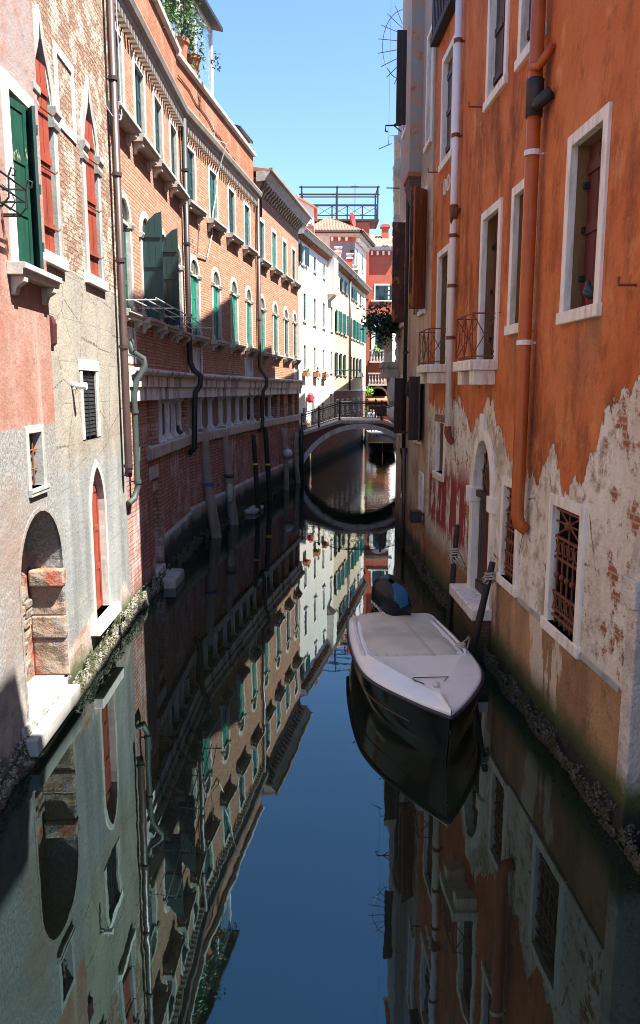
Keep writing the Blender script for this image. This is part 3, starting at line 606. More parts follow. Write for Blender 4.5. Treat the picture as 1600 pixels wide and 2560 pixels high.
def bar_grate(root, W, H, s, z0, z1, w=.8):
    H.append((rect(s - w / 2, s + w / 2, z0, z1), .35)); Mw = W.at(s, 0, z0); g = MB().box(-w / 2 - .02, w / 2 + .02, -.4, -.33, 0, z1 - z0)
    gw = g.build('barred_opening', M['dark'], root, Mw); b = MB(); n = 7
    for i in range(n): x = -w / 2 + w * (i + .5) / n; b.box(x - .028, x + .028, -.06, -.01, .0, z1 - z0)
    b.build('bars', M['stone_grey'], gw, Mw); MB().ring(rect(-w / 2 - .1, w / 2 + .1, -.0, z1 - z0 + .02), rect(-w / 2, w / 2, .0, z1 - z0), -.03, .02).build('frame', M['stone_grey'], gw, Mw)
def bands(root, W, x0, x1, name='stone_band'):
    m = MB().prof([(0, 3.88), (.1, 3.88), (.1, 4.13), (.14, 4.14), (.14, 4.34), (.2, 4.36), (.24, 4.42), (.24, 4.46), (0, 4.5)], x0, x1); return m.build(name, M['band'], root, W.M)
def band_mat():
    g = G('streaked_stone_band'); n = g.noise(1, 6, .65, g.vec(2.6, 2.6, .35)); m = g.noise(.5, 5); f = g.noise(9, 4)
    c = g.mix(g.step(f, .35, .65), (.66, .66, .66), (.75, .74, .72)); c = g.mix(g.step(g.add(n, g.mul(g.sub(m, .5), .5)), .5, .64), c, (.1, .105, .11)); g.bump(f, .006); return g.end(c, .85)
M['band'] = band_mat()
HA, HB, HC = [], [], []
# facet A
for i, s in enumerate((.42, 2.0, 3.6, 5.2)): upper(pal, A, HA, s, 8.68, 1 if i in (1, 3) else 0, 'green_dark')
for i, s in enumerate((.52, 2.12, 3.7, 5.32)):
    wd = arched(pal, A, HA, s, 5.45, 2 if i == 2 else 0, ['green', 'green_dark', 'green_dark', 'green'][i])
    if i in (1, 2):     # shutters thrown open, standing off the wall
        ML = A.at(s - .36, .03, 5.45) @ Matrix.Rotation(R(-86 if i == 1 else -92), 4, 'Z'); mb = MB().prism([(0, 0), (.37, 0), (.37, 1.98), (.25, 1.94), (.12, 1.82), (.03, 1.66), (0, 1.56)], -.03, 0)
        for zz in (.2, .95, 1.5): mb.box(.02, .35, 0, .02, zz, zz + .09)
        for xx in (.12, .24): mb.box(xx, xx + .006, -.002, .004, 0, 1.85)
        mb.build('shutter', M['green_dark'], wd, ML)
bar_grate(pal, A, HA, .55, 4.55, 5.18, .78)
dk = MB()                                              # drying rack of white rods along the sills
for d, z in ((.3, 5.56), (.48, 5.58), (.66, 5.6)): dk.tube([(-.1, d, z + .02), (3.2, d, z), (6.2, d * .8, z - .02)], .011, 6)
for x in (.0, 1.4, 3.1, 4.6, 6.1): dk.tube([(x, .0, 5.6), (x, .66, 5.6)], .012, 6)
dk.build('drying_rack', M['zinc'], pal, A.M)
HA.append((rect(1.72, 2.28, 2.95, 3.88), .5)); HA.append((rect(2.75, 6.04, 2.95, 3.88), .5)); HA.append((rect(2.02, 2.66, .3, 2.28), .45))
MB().box(1.6, 6.08, -.6, -.48, 2.9, 3.9).build('loggia_back', M['concrete'], pal, A.M)
def loggia(root, W, x0, x1, posts):
    lo = MB().prof([(-.5, 2.9), (-.5, 2.955), (.07, 2.955), (.09, 2.93), (.09, 2.70), (0, 2.70), (0, 2.9)], x0, x1).build('loggia_sill', M['stone'], root, W.M, bevel=.008)
    for x in posts:
        p = MB(); p.prof([(-.24, 2.955), (.04, 2.955), (.04, 2.99), (-.05, 3.1), (-.05, 3.76), (.03, 3.85), (.03, 3.88), (-.2, 3.88), (-.16, 3.76), (-.16, 3.1)], x - .05, x + .05); p.box(x - .08, x + .08, -.24, .03, 2.955, 2.985)
        p.build('post', M['stone_grey'], lo, W.M, bevel=.006)
loggia(pal, A, 1.6, 6.1, (2.85, 3.3, 4.1, 4.8, 5.5))
gt = MB().box(2.0, 2.68, -.46, -.40, .3, 2.3); gd = gt.build('water_door', M['dark_wood'], pal, A.M)
MB().box(1.72, 2.5, 0, .03, 2.28, 2.55).build('lintel', M['stone'], gd, A.M, bevel=.012)
MB().box(2.02, 2.66, -.40, -.05, 1.98, 2.18).build('inner_lintel', M['stone'], gd, A.M, bevel=.012)
MB().box(1.98, 2.72, -.40, .06, .22, .36).build('threshold', M['stone'], gd, A.M, bevel=.012)
MB().box(1.95, 2.95, .02, .42, -.1, .2).build('landing_stone', M['concrete'], gd, A.M, bevel=.05)
MB().box(.62, .98, 0, .05, 2.75, 3.02).build('stone_block', M['stone'], pal, A.M, bevel=.01)
bands(pal, A, .1, 6.13)
MB().wall([(0, -1.5), (6.1, -1.5), (6.1, 10.4), (0, 10.4)], HA).body(0, 6.1, -1.5, 10.4, 9).build('wall', M['brick_palace'], pal, A.M)
MB().prof([(0, -1.5), (.05, -1.5), (.05, .88), (0, .95)], 2.9, 6.12).build('plinth', M['plinth'], pal, A.M)
# facet B
for i, s in enumerate((.72, 2.75, 4.75, 6.72)): upper(pal, B, HB, s, 8.66, 0, ['green_dark', 'green', 'green_dark', 'green'][i])
for i, s in enumerate((.82, 2.85, 4.85, 6.78)): arched(pal, B, HB, s, 5.45, 0, 'green_bright')
bar_grate(pal, B, HB, .78, 4.5, 5.14, .95); bar_grate(pal, B, HB, 6.7, 4.5, 5.12, .95)
HB.append((rect(.0, 8.2, 2.95, 3.88), .5)); HB[-1] = (rect(.06, 8.24, 2.95, 3.88), .5)
MB().box(.0, 8.3, -.6, -.48, 2.9, 3.9).build('loggia_back', M['concrete'], pal, B.M)
loggia(pal, B, 0.0, 8.3, (.2, 1.35, 2.35, 3.45, 4.4, 5.45, 6.5, 7.5))
bands(pal, B, -.02, 8.3)
MB().wall([(0, -1.5), (8.29, -1.5), (8.29, 10.4), (0, 10.4)], HB).body(0, 8.29, -1.5, 10.4, 9).build('wall', M['brick_palace'], pal, B.M)
MB().prof([(0, -1.5), (.06, -1.5), (.06, .98), (0, 1.05)], 0, 8.29).build('plinth', M['plinth'], pal, B.M)
MB().box(5.3, 6.6, .05, .5, .0, .14).build('landing_stone', M['concrete'], pal, B.M, bevel=.05)
# eaves: dentils, gutter, then the attic set back above
for W, x1 in ((A, 6.16), (B, 8.2)):
    co = MB().prof([(0, 10.36), (.05, 10.36), (.07, 10.44), (.11, 10.5), (.11, 10.56), (.19, 10.62), (.22, 10.72), (.20, 10.78), (-.05, 10.8), (-.05, 10.36)], -.02, x1).build('cornice', M['copper_gutter'], pal, W.M)
    repeat('dentil', MB().box(0, .1, .0, .13, 10.24, 10.36), M['copper_gutter'], co, W.M, [i * .2 + .02 for i in range(int(x1 / .2))])
MB().wall([(0, 10.8), (6.4, 10.8), (6.4, 11.95), (0, 11.95)], []).body(0, 6.4, 10.8, 11.95, 8, 0).build('attic_wall', M['attic_brick'], pal, A.M @ T(-.3, -.03, 0))
MB().wall([(0, 10.8), (7.9, 10.8), (7.9, 11.85), (0, 11.95)], []).body(0, 7.9, 10.8, 11.85, 8, 0).build('attic_wall', M['attic_brick'], pal, B.M @ T(0, -.03, 0))
MB().prof([(-.1, 11.93), (.1, 11.95), (.12, 12.03), (-.1, 12.07)], 0, 6.45).build('coping', M['stone_grey'], pal, A.M @ T(-.3, -.03, 0))
MB().prof([(-.1, 11.83), (.1, 11.85), (.12, 11.93), (-.1, 11.97)], -.1, 7.9).build('coping', M['stone_grey'], pal, B.M @ T(0, -.03, 0))
cb = MB(); cb.tube([(3.0, -.1, 11.9), (3.05, .0, 10.95), (3.0, .36, 10.8), (3.02, .1, 10.1), (2.8, .06, 9.3), (2.55, .05, 8.9), (2.45, .04, 8.3), (1.9, .05, 7.6), (1.0, .06, 7.55), (.7, .2, 8.2)], .016, 6); cb.build('cable', M['zinc'], pal, B.M)
cb = MB(); cb.tube([(0, .03, 11.45)] + [(i * .55 + .3, .02, 11.45 - .05 * i + .05 * math.sin(i * 2.2)) for i in range(14)], .013, 6); cb.build('cable', M['iron'], pal, B.M @ T(0, -.03, 0))
# drainpipes
drainpipe(pal, A, [(6.0, .12, 10.45), (6.0, .11, 5.4), (6.0, .12, 4.75), (6.05, .2, 4.55), (6.1, .36, 4.42), (6.1, .34, 4.2), (6.05, .22, 4.0), (6.05, .2, 3.8), (6.05, .16, 2.6), (6.05, .02, 2.45)], .07, 'black_pipe', [(6.0, .12, z) for z in (9.3, 7.6, 5.9)])
drainpipe(pal, B, [(7.95, .1, 10.5), (7.95, .1, 4.85), (7.98, .2, 4.65), (8.0, .34, 4.45), (8.0, .32, 4.2), (7.98, .2, 4.0), (7.98, .16, 2.75), (7.98, .02, 2.6)], .065, 'brown_pipe', [(7.95, .1, z) for z in (8.6, 6.5)])
drainpipe(pal, A, [(.2, .12, 4.95), (.2, .13, 4.75), (.3, .32, 4.62), (.3, .34, 4.5), (.22, .2, 4.25), (.2, .15, 4.0), (.2, .15, 2.35), (.14, .1, 2.15), (-.1, .06, 2.1)], .055, 'green_pipe', [(.2, .15, 3.7), (.2, .15, 2.45)])
# glass veranda with planting
vr = MB(); x0, x1, zb, zt = -1.6, 3.45, 11.95, 13.95
vM = B.M @ T(0, -.12, 0)
for x in (x0, -.5, .6, 1.9, x1):
    for d in (0, -1.6): vr.box(x - .05, x + .05, d - .1, d, zb, zt)
vr.box(x0, x1, -.1, 0, zt - .1, zt); vr.box(x0, x1, -.1, 0, zb, zb + .08); vr.box(x1 - .05, x1 + .05, -1.6, 0, zb, zb + .1)
ver = vr.build('veranda', M['white_pipe'], pal, vM)
gv = G('veranda_glass'); gv.b.inputs['Transmission Weight'].default_value = .85; gv.b.inputs['Alpha'].default_value = .35; M['clear'] = gv.end((.55, .75, .72), .08)
gl = MB().box(x1 - .01, x1 + .01, -1.55, -.1, zb + .1, zt - .1); gl.box(1.95, x1 - .05, -.06, -.04, zb + .08, zt - .1); gl.build('glazing', M['clear'], ver, vM)
MB().prof([(.25, zt), (.25, zt + .1), (-2.2, zt + .75), (-2.2, zt + .6)], x0 - .3, x1 + .25).build('veranda_roof', M['iron'], ver, vM)
WALLS_AB = True
# ------------------------------------------------------------------ left bank: second brick house C
bh = thing('brick_house', 'brick house with deep bracketed eaves ending beside the footbridge', 'house', C.M, 'houses lining the canal')
for i, s in enumerate((.55, 2.5, 4.4, 6.2)): upper(bh, C, HC, s, 8.6, 0, ['green_dark', 'green_bright', 'green', 'green_dark'][i])
for i, s in enumerate((.5, 2.6, 4.55, 6.35)): arched(bh, C, HC, s, 5.4, 0, ['green_bright', 'green', 'green_dark', 'green_dark'][i])
bar_grate(bh, C, HC, 6.6, 4.5, 5.1, .8)
HC += [(rect(.05, 2.9, 2.95, 3.88), .5), (rect(3.35, 4.1, 2.95, 3.88), .5), (rect(4.9, 5.8, 2.95, 3.88), .5), (rect(6.3, 6.95, 2.95, 3.88), .5)]
MB().box(0, 7.25, -.6, -.48, 2.9, 3.9).build('loggia_back', M['dark'], bh, C.M)
loggia(bh, C, 0, 7.3, (.1, .98, 1.95)); bands(bh, C, -.02, 7.36)
MB().wall([(0, -1.5), (7.3, -1.5), (7.3, 11.3), (0, 11.3)], HC).body(0, 7.3, -1.5, 11.3, 9).build('wall', M['brick_palace'], bh, C.M)
MB().prof([(0, -1.5), (.06, -1.5), (.06, .98), (0, 1.05)], 0, 7.3).build('plinth', M['plinth'], bh, C.M)
co = MB().prof([(0, 11.14), (.3, 11.16), (.34, 11.24), (.42, 11.34), (.48, 11.40), (.48, 11.46), (0, 11.5)], -.1, 7.5).build('cornice', M['stone'], bh, C.M)
repeat('cornice_bracket', MB().prof([(0, 10.84), (.07, 10.86), (.12, 10.97), (.24, 11.04), (.29, 11.14), (0, 11.14)], 0, .15), M['copper_gutter'], co, C.M, [i * .36 + .02 for i in range(20)])
MB().prof([(.46, 11.48), (.46, 11.53), (-5, 12.3), (-9, 11.4)], -.1, 7.5).build('roof', M['tiles'], bh, C.M)
MB().prof([(.46, 11.46), (.58, 11.46), (.58, 11.56), (.46, 11.56)], -.1, 7.55).build('gutter', M['copper_gutter'], bh, C.M)
sk = MB().prof([(.5, 12.35), (.52, 12.42), (-1.6, 13.1), (-1.6, 13.0)], -1.5, .1); sk = sk.build('rooflight_canopy', M['iron'], bh, C.M @ T(-.2, -.6, 0))
MB().prof([(.4, 12.33), (.42, 12.37), (-1.5, 12.98), (-1.5, 12.94)], -1.4, 0).build('underside_boards', M['orange_wood'], sk, C.M @ T(-.2, -.6, 0)); MB().box(-1.3, 0, -1.5, -.2, 11.4, 12.5).build('dormer_wall', M['dark'], sk, C.M @ T(-.2, -.6, 0))
drainpipe(bh, C, [(.06, .3, 11.2), (.06, .12, 10.9), (.06, .1, 10.0)], .06, 'brown_pipe')

# ------------------------------------------------------------------ right bank: orange house
R1 = Wall((2.33, 16.4), (2.87, 5)); HR = []
org = thing('orange_house', 'tall orange plastered house with flaking lower wall, nearest on the right bank', 'house', R1.M, 'houses lining the canal')
def rwin(s0, s1, z0, z1, sill=True, upper_=False, lm='maroon', style='board'):
    w_ = s1 - s0 - .24; h_ = z1 - z0 - .12
    wd = window(org, R1, HR, (s0 + s1) / 2, z0, w_, h_, .12, .035, .22 if not upper_ else .12, frame='white_stone', back='dark', frame_rec=.05 if not upper_ else .08, reveal='ochre' if not upper_ else None)
    Mw = R1.at((s0 + s1) / 2, 0, z0); d = -.17 if not upper_ else -.07
    lf = leaf_mb(-w_ / 2, -.004, 0, h_, 0, style); lf.build('shutter', M[lm], wd, Mw @ T(0, d, 0)); leaf_mb(.004, w_ / 2, 0, h_, 0, style).build('shutter', M[lm], wd, Mw @ T(0, d, 0))
    if sill: MB().box(-w_ / 2 - .15, w_ / 2 + .15, -.3, .06, -.13, 0).build('sill', M['white_stone'], wd, Mw, bevel=.012)
    if not upper_:
        for zz in (.35, h_ * .5, h_ - .4): MB().box(-w_ / 2, -w_ / 2 + .06, d, d + .05, zz - .03, zz + .03).build('hinge', M['iron'], wd, Mw)
        nl = MB()
        for zz in (.25, h_ * .38, h_ * .5, h_ * .8, h_ * .86):
            for xx in (-.02, .12, .25): nl.lathe([(.012, 0), (.012, .02)], 0, 0, 0, 6) if False else nl.box(xx, xx + .022, d, d + .012, zz, zz + .022)
        nl.build('studs', M['iron'], wd, Mw)
    return wd
rwin(7.7, 8.76, 4.93, 6.76); rwin(5.68, 6.70, 4.95, 6.74)
def balconette(s0, s1, z):
    wd = rwin(s0, s1, z, 6.76, sill=False); c = (s0 + s1) / 2; hw = (s1 - s0) / 2; Mw = R1.at(c, 0, z)
    sl = MB().box(-hw - .06, hw + .02, -.3, .4, -.15, 0)
    sl = sl.build('balcony_slab', M['white_stone'], wd, Mw, bevel=.012)
    for a in (-hw + .02, hw - .32): MB().box(a, a + .25, 0, .33, -.36, -.152).build('corbel', M['white_stone'], wd, Mw, bevel=.01)
    pass
    r = MB(); t = .011; top = .66; d1 = .36
    for pts in ([(-hw, 0, top), (-hw, d1, top), (hw - .08, d1, top), (hw - .08, 0, top), (hw + .1, 0, top)], [(-hw, 0, .05), (-hw, d1, .05), (hw - .08, d1, .05), (hw - .08, 0, .05)]): r.tube(pts, t, 6)
    for x in (-hw, 0, hw - .08): r.tube([(x, d1, 0), (x, d1, top)], t, 6)
    for x0, x1 in ((-hw, 0.), (0., hw - .08)):
        xm = (x0 + x1) / 2; zm = top * .53
        for sx, sz in ((x0, .05), (x1, .05), (x0, top), (x1, top)): r.tube([(sx, d1, sz), (xm + (sx - xm) * .28, d1, zm + (sz - zm) * .2)], t * .8, 6)
        q = [(xm + a * (x1 - x0) * .14, d1, zm + b_ * top * .1) for a, b_ in ((-1, -1), (1, -1), (1, 1), (-1, 1), (-1, -1))]; r.tube(q, t * .8, 6)
        for dx, dz in ((x0, zm), (x1, zm)): pass
    for x in (-hw, hw - .08):
        r.tube([(x, 0, .05), (x, d1, top)], t * .8, 6); r.tube([(x, 0, top), (x, d1, .05)], t * .8, 6)
    r.build('balcony_railing', M['rust'], wd, Mw)
balconette(4.07, 5.17, 4.52); balconette(.68, 1.79, 4.56)
for s0, s1, z0, z1 in ((.7, 1.79, 8.38, 10.3), (4.08, 5.16, 8.36, 10.3), (5.68, 6.72, 8.32, 10.2), (7.7, 8.7, 8.35, 10.2)): rwin(s0, s1, z0, z1, upper_=True, lm='dark_maroon')
# lower small window, barred windows, arched water door
wd = window(org, R1, HR, 1.3, 2.45, .66, .98, .1, .02, .28, frame='white_stone', sill=(.9, .07, .14, False), back='dark', frame_rec=.06, reveal='ochre')
MB().box(-.5, .5, -.05, .03, 1.0, 1.14).build('lintel', M['rubble'], wd, R1.at(1.3, 0, 2.45), bevel=.01)
def grille(w_, h_):
    g = MB(); hw = w_ / 2; d = -.025; t = .012
    zt = h_ - .36; zl = .36
    for z in (.08, zl, zt, h_ - .04, zt - .24, zl - .2): g.box(-hw, hw, d - .012, d + .012, z - .014, z + .014)
    n = 5
    for i in range(n): x = -hw + w_ * (i + .5) / n; g.tube([(x, d, .0), (x, d, zt)], t, 6); g.lathe([(.012, -.04), (.034, -.012), (.034, .012), (.012, .04)], x, d, (zl + zt - .24) / 2, 8)
    for i in range(n + 1):
        x = -hw + w_ * i / n
        for zz in (zt - .12, zl - .1): g.tube([(x + .045 * math.cos(a * .7854), d, zz + .07 * math.sin(a * .7854)) for a in range(9)], .008, 5)
    for a, b in (((-hw, zt), (hw, h_)), ((-hw, h_), (hw, zt)), ((0, zt), (0, h_)), ((-hw, (zt + h_) / 2), (hw, (zt + h_) / 2))): g.tube([(a[0], d, a[1]), (b[0], d, b[1])], .011, 6)
    g.lathe([(.03, -.05), (.06, -.02), (.06, .02), (.03, .05)], 0, d, (zt + h_) / 2, 8); return g
for s0, s1, z0, z1 in ((7.66, 8.74, 1.42, 2.92), (5.7, 6.56, 1.48, 2.9)):
    w_ = s1 - s0 - .28; h_ = z1 - z0 - .13; c = (s0 + s1) / 2
    wd = window(org, R1, HR, c, z0, w_, h_, .12, .035, .3, frame='white_stone', back='dark', name='barred_window', frame_rec=.06, reveal='dark')
    grille(w_, h_).build('grille', M['rust'], wd, R1.at(c, 0, z0)); MB().box(-w_ / 2 - .2, w_ / 2 + .16, -.3, .05, -.14, 0).build('sill', M['white_stone'], wd, R1.at(c, 0, z0), bevel=.015)
# arched door
cD = 4.62; ad = arch(cD - .52, cD + .52, .8, 2.5, .82, 14); HR.append((grow(ad, .1, 0), .55))
dW = MB().box(cD - .6, cD + .6, -.17, -.10, .8, 2.42); 
for k in range(6): dW.box(cD - .5 + k * .17, cD - .5 + k * .17 + .15, -.10, -.085, .95, 2.3)
dW.box(cD - .52, cD + .52, -.10, -.06, .8, .98); dW.box(cD - .52, cD + .52, -.10, -.02, 2.38, 2.48); dW.box(cD - .02, cD + .02, -.10, -.07, .9, 2.4)
door = dW.build('water_door', M['dark_wood'], org, R1.M)
MB().ring(grow(ad, .17, 0), ad, -.13, .04).build('door_surround', M['white_stone'], door, R1.M, bevel=.012)
for a, b in ((-.80, -.5), (.5, .78)): MB().box(cD + a, cD + b, -.2, .08, 2.28, 2.52).build('impost', M['white_stone'], door, R1.M, bevel=.012)
MB().prism([(cD - .07, 3.3), (cD + .07, 3.3), (cD + .1, 3.72), (cD - .1, 3.72)], -.1, .07).build('keystone', M['white_stone'], door, R1.M, bevel=.012)
fl = MB(); fl.box(cD - .55, cD + .55, -.2, -.14, 2.45, 3.4); fl.build('fanlight_pane', M['dark'], door, R1.M)
fb = MB()
for k in range(1, 8): a = math.pi * k / 8; fb.tube([(cD + .14 * math.cos(a), -.1, 2.5 + .14 * math.sin(a)), (cD + .52 * math.cos(a), -.1, 2.5 + .82 * math.sin(a))], .012, 5)
for q in (.14, .34): fb.tube([(cD + q * math.cos(math.pi * k / 10), -.1, 2.5 + q * 1.4 * math.sin(math.pi * k / 10)) for k in range(11)], .012, 5)
fb.build('fanlight_bars', M['ochre'], door, R1.M)
MB().box(cD - .86, cD + .74, -.4, .3, .64, .82).build('threshold', M['white_stone'], door, R1.M, bevel=.02)
MB().box(cD - .8, cD + .7, 0, .22, -.4, .64).build('threshold_base', M['bank'], door, R1.M, bevel=.02)
# second arch at the frame's edge
c2 = 10.75; a2 = arch(c2 - .72, c2 + .72, -.6, 2.45, .75, 14); HR.append((grow(a2, .1, 0), .6))
dd = MB().box(c2 - .85, c2 + .85, -.5, -.45, -.8, 3.3).build('water_door', M['dark_wood'], org, R1.M)
MB().ring(grow(a2, .2, 0), a2, -.4, .05).build('door_surround', M['quoin'], dd, R1.M, bevel=.012)
MB().box(c2 - .97, c2 - .69, -.4, .1, 2.2, 2.46).build('impost', M['quoin'], dd, R1.M, bevel=.014)
# plinth ledge line, vents, hooks
MB().prof([(0, 1.3), (.022, 1.31), (.012, 1.36), (0, 1.37)], 6.6, 9.7).build('dado_ledge', M['concrete'], org, R1.M)
vt = MB()
for s in (1.17, 1.49): vt.ring([(s + .12 * math.cos(k * .5236), 7.88 + .15 * math.sin(k * .5236)) for k in range(12)], [(s + .085 * math.cos(k * .5236), 7.88 + .115 * math.sin(k * .5236)) for k in range(12)], -.02, .025)
vt.build('vent_ring', M['white_stone'], org, R1.M)
for s, z, l in ((9.5, 5.0, .16), (3.75, 8.42, .2), (.4, 8.35, .2)):
    MB().tube([(s, 0, z), (s, l, z), (s, l, z + .07)], .014, 6).build('wall_hook', M['rust'], org, R1.M)
drainpipe(org, R1, [(6.84, .14, 10.9), (6.84, .14, 2.5), (6.86, .1, 2.38), (6.9, .02, 2.32)], .082, 'orange_pipe', [(6.84, .14, z) for z in (6.85, 4.66)], ringmat='white_pipe')
el = MB().lathe([(.1, -.2), (.105, .2), (.09, .22)], 6.84, .14, 7.45, 12); el.tube([(6.86, .14, 7.35), (7.05, .13, 7.36), (7.14, .05, 7.42)], .075, 10); el.build('pipe_elbow', M['iron'], org, R1.M, smooth=True)
MB().tube([(6.84, .2, 7.8), (6.98, .15, 7.75), (7.06, .02, 7.95)], .05, 8).build('pipe_branch', M['orange_pipe'], org, R1.M, smooth=True)
drainpipe(org, R1, [(2.45, .11, 10.55), (2.45, .11, 3.42)], .062, 'white_pipe', [(2.45, .11, z) for z in (9.9, 8.4, 6.75, 5.9, 5.0)], ringmat='rust')
MB().tube([(2.45, .11, 3.43), (2.45, .11, 3.3), (2.47, .07, 3.18), (2.5, .02, 3.12)], [.064, .066, .06, .05], 10).build('pipe_shoe', M['rust'], org, R1.M)
MB().tube([(2.45, .11, 7.25), (2.5, .12, 7.0), (2.55, .06, 7.2)], [.08, .075, .05], 10).build('pipe_joint', M['rust'], org, R1.M)
# projecting balcony high up
bl = MB().box(.15, 2.15, 0, .17, 10.74, 10.88); bl = bl.build('roof_balcony', M['black_wood'], org, R1.M)
b2 = MB()
for k in range(15): x = .15 + k * .145; b2.box(x, x + .02, .12, .14, 10.88, 11.9)
b2.box(.15, 2.15, .11, .15, 11.85, 11.92); b2.build('railing', M['iron'], bl, R1.M); MB().box(.2, 2.1, .01, .06, 10.88, 12.2).build('pink_panel', M['pink_red'], bl, R1.M)
# wall: tall far wing, low middle, then unseen taller neighbour inferred from its cast shadow
out = [(0, -1.5), (16, -1.5), (16, 12.4), (11.55, 12.4), (11.35, 10.0), (4.85, 10.0 + .75), (4.8, 16.4), (0, 16.4)]
MB().wall(out, HR).build('wall', M['orange'], org, R1.M)
MB().body(0, 4.82, -1.5, 16.4, 8).body(4.82, 11.4, -1.5, 10.1, 8).body(11.4, 16, -1.5, 12.4, 8).build('side_walls', M['red_wall'], org, R1.M @ T(0, -.01, 0))
MB().prof([(.1, 16.4), (.15, 16.5), (-4, 17.2), (-8, 16.4)], -.1, 4.85).prof([(.1, 10.75), (.12, 10.8), (-4, 11), (-8, 10.75)], 4.95, 11.3).build('roof', M['tiles'], org, R1.M)

# ------------------------------------------------------------------ right bank: beige house
R2 = Wall((2.2, 22), (2.3, 16.4)); HB2 = []; L = R2.L
bei = thing('beige_house', 'narrow blotched beige house with projecting chimney shaft and rusty brown shutters', 'house', R2.M, 'houses lining the canal')
def bwin(s, z0, w_, h_, leaves=(), back='dark'):
    wd = window(bei, R2, HB2, s, z0, w_, h_, .1, .03, .25, frame='white_stone', back=back, frame_rec=.1); MB().box(-w_ / 2 - .12, w_ / 2 + .12, -.2, .06, -.1, 0).build('sill', M['white_stone'], wd, R2.at(s, 0, z0), bevel=.01)
    for hinge, ln, ang, mt in leaves:
        sg = 1 if hinge > 0 else -1
        ML = R2.at(s + hinge, .03, z0) @ Matrix.Rotation(-R(ang) * sg, 4, 'Z') @ T(0 if sg > 0 else -ln, 0, 0); leaf_mb(0, ln, 0, h_, 0, 'board').build('shutter', M[mt], wd, ML)
bwin(4.55, 5.82, .62, 2.45, [(-.34, .6, 4, 'board_peel'), (.33, .33, 88, 'board_peel'), (.40, .46, 42, 'orange_wood')]); bwin(1.05, 5.82, .8, 2.5, [(.45, .33, 84, 'board_peel')])
bwin(4.3, 2.95, .6, 1.42, [(.42, .26, 88, 'dark_maroon'), (.5, .5, 14, 'dark_maroon')]); bwin(1.4, 2.95, .6, 1.42, [(.6, .28, 84, 'dark_maroon')])
bwin(1.0, 10.7, .7, 2.2, [(.4, .28, 86, 'dark_maroon')]); bwin(5.0, 9.2, .6, 2.1)
bwin(5.0, 1.3, .42, .85); bwin(1.95, 1.3, .4, .82)
ch = MB().box(3.15, 3.95, -.3, .27, 8.85, 15.4); ch = ch.build('chimney_shaft', M['beige'], bei, R2.M)
MB().prof([(0, 7.75), (.04, 7.8), (.13, 8.3), (.27, 8.72), (.27, 8.85), (0, 8.85)], 3.15, 3.95).build('corbel', M['bank'], ch, R2.M); MB().box(3.12, 3.98, 0, .3, 8.8, 8.9).build('shaft_ledge', M['terracotta'], ch, R2.M)
MB().wall([(0, -1.5), (L, -1.5), (L, 15.6), (0, 15.6)], HB2).body(0, L, -1.5, 15.6, 8).build('wall', M['beige'], bei, R2.M)
drainpipe(bei, R2, [(2.5, .1, 15), (2.5, .1, 1.5)], .05, 'black_pipe', [(2.5, .1, z) for z in (5, 3, 9)]); drainpipe(bei, R2, [(2.6, .09, 2.6), (2.6, .09, -.3)], .05, 'brown_pipe')
MB().lathe([(.05, 0), (.1, .25), (.1, .3)], 2.5, .1, 2.3, 8).build('pipe_hopper', M['black_pipe'], bei, R2.M)
MB().tube([(5.45, .0, 1.36), (5.45, .22, 1.36)], .03, 6).box(5.3, 5.62, .08, .3, 1.2, 1.45).build('meter_box', M['iron'], bei, R2.M)
MB().prof([(0, 4.05), (.04, 3.75), (.22, 3.98), (.2, 4.25), (.05, 4.4)], 3.6, 3.64).build('bag_bracket', M['iron'], bei, R2.M)
MB().prof([(.1, 15.6), (.12, 15.7), (-4, 16.2), (-8, 15.6)], -.1, L).build('roof', M['tiles'], bei, R2.M)

# ------------------------------------------------------------------ right bank: stone palace beyond
R3 = Wall((3.75, 37), (2.3, 22.05)); L = R3.L; HS = []
sp = thing('stone_palace', 'pale stone palace with carved tiers and balustraded balcony beyond the beige house', 'palace', R3.M, 'houses lining the canal')
for z in (6.0, 9.6):
    for s in (2.5, 5.5, 8.5, 11): window(sp, R3, HS, s, z, .9, 2.0, .16, .05, .2, 'round', None, 'stone', impost=True, name='arched_window')
MB().wall([(0, -1.5), (L, -1.5), (L, 14.3), (9.5, 14.3), (9.5, 12.2), (0, 12.2)], HS).body(0, 9.5, -1.5, 12.2, 8).body(9.5, L, -1.5, 14.3, 8).build('wall', M['white_wall'], sp, R3.M)
for z in (8.9, 11.0, 12.1):
    MB().prof([(0, z - .35), (.06, z - .3), (.1, z - .05), (.28, z + .05), (.32, z + .2), (0, z + .25)], 3.0, 10.5).build('cornice', M['stone'], sp, R3.M)
for z in (8.0, 9.3, 11.15):
    MB().box(8.95, 9.45, 0, .2, z, z + .75).build('pilaster', M['stone'], sp, R3.M, bevel=.02); MB().lathe([(.05, 0), (.13, .12), (.1, .35), (.14, .5), (.07, .62), (.09, .7), (.04, .8)], 9.2, .22, z, 8).build('carved_figure', M['stone'], sp, R3.M); MB().lathe([(.05, 0), (.13, .12), (.1, .35), (.14, .5), (.07, .62), (.09, .7), (.04, .8)], 6.2, .22, z, 8).build('carved_figure', M['stone'], sp, R3.M)
MB().box(8.9, 9.6, -.3, .18, 12.3, 13.2).build('pinnacle', M['stone'], sp, R3.M, bevel=.03)
ir = MB().tube([(9.0, 0, 12.75), (9.0, .5, 12.75), (9.0, .5, 12.45)], .012, 5); ir.tube([(9.0, .4, 12.5), (9.0, .85, 12.33)], .014, 5); ir.tube([(9.5, .1, 10.9), (9.5, .55, 10.92)], .02, 5); ir.tube([(9.3, .5, 12.7), (9.3, .45, 24)], .006, 4); ir.build('roof_irons', M['iron'], sp, R3.M)
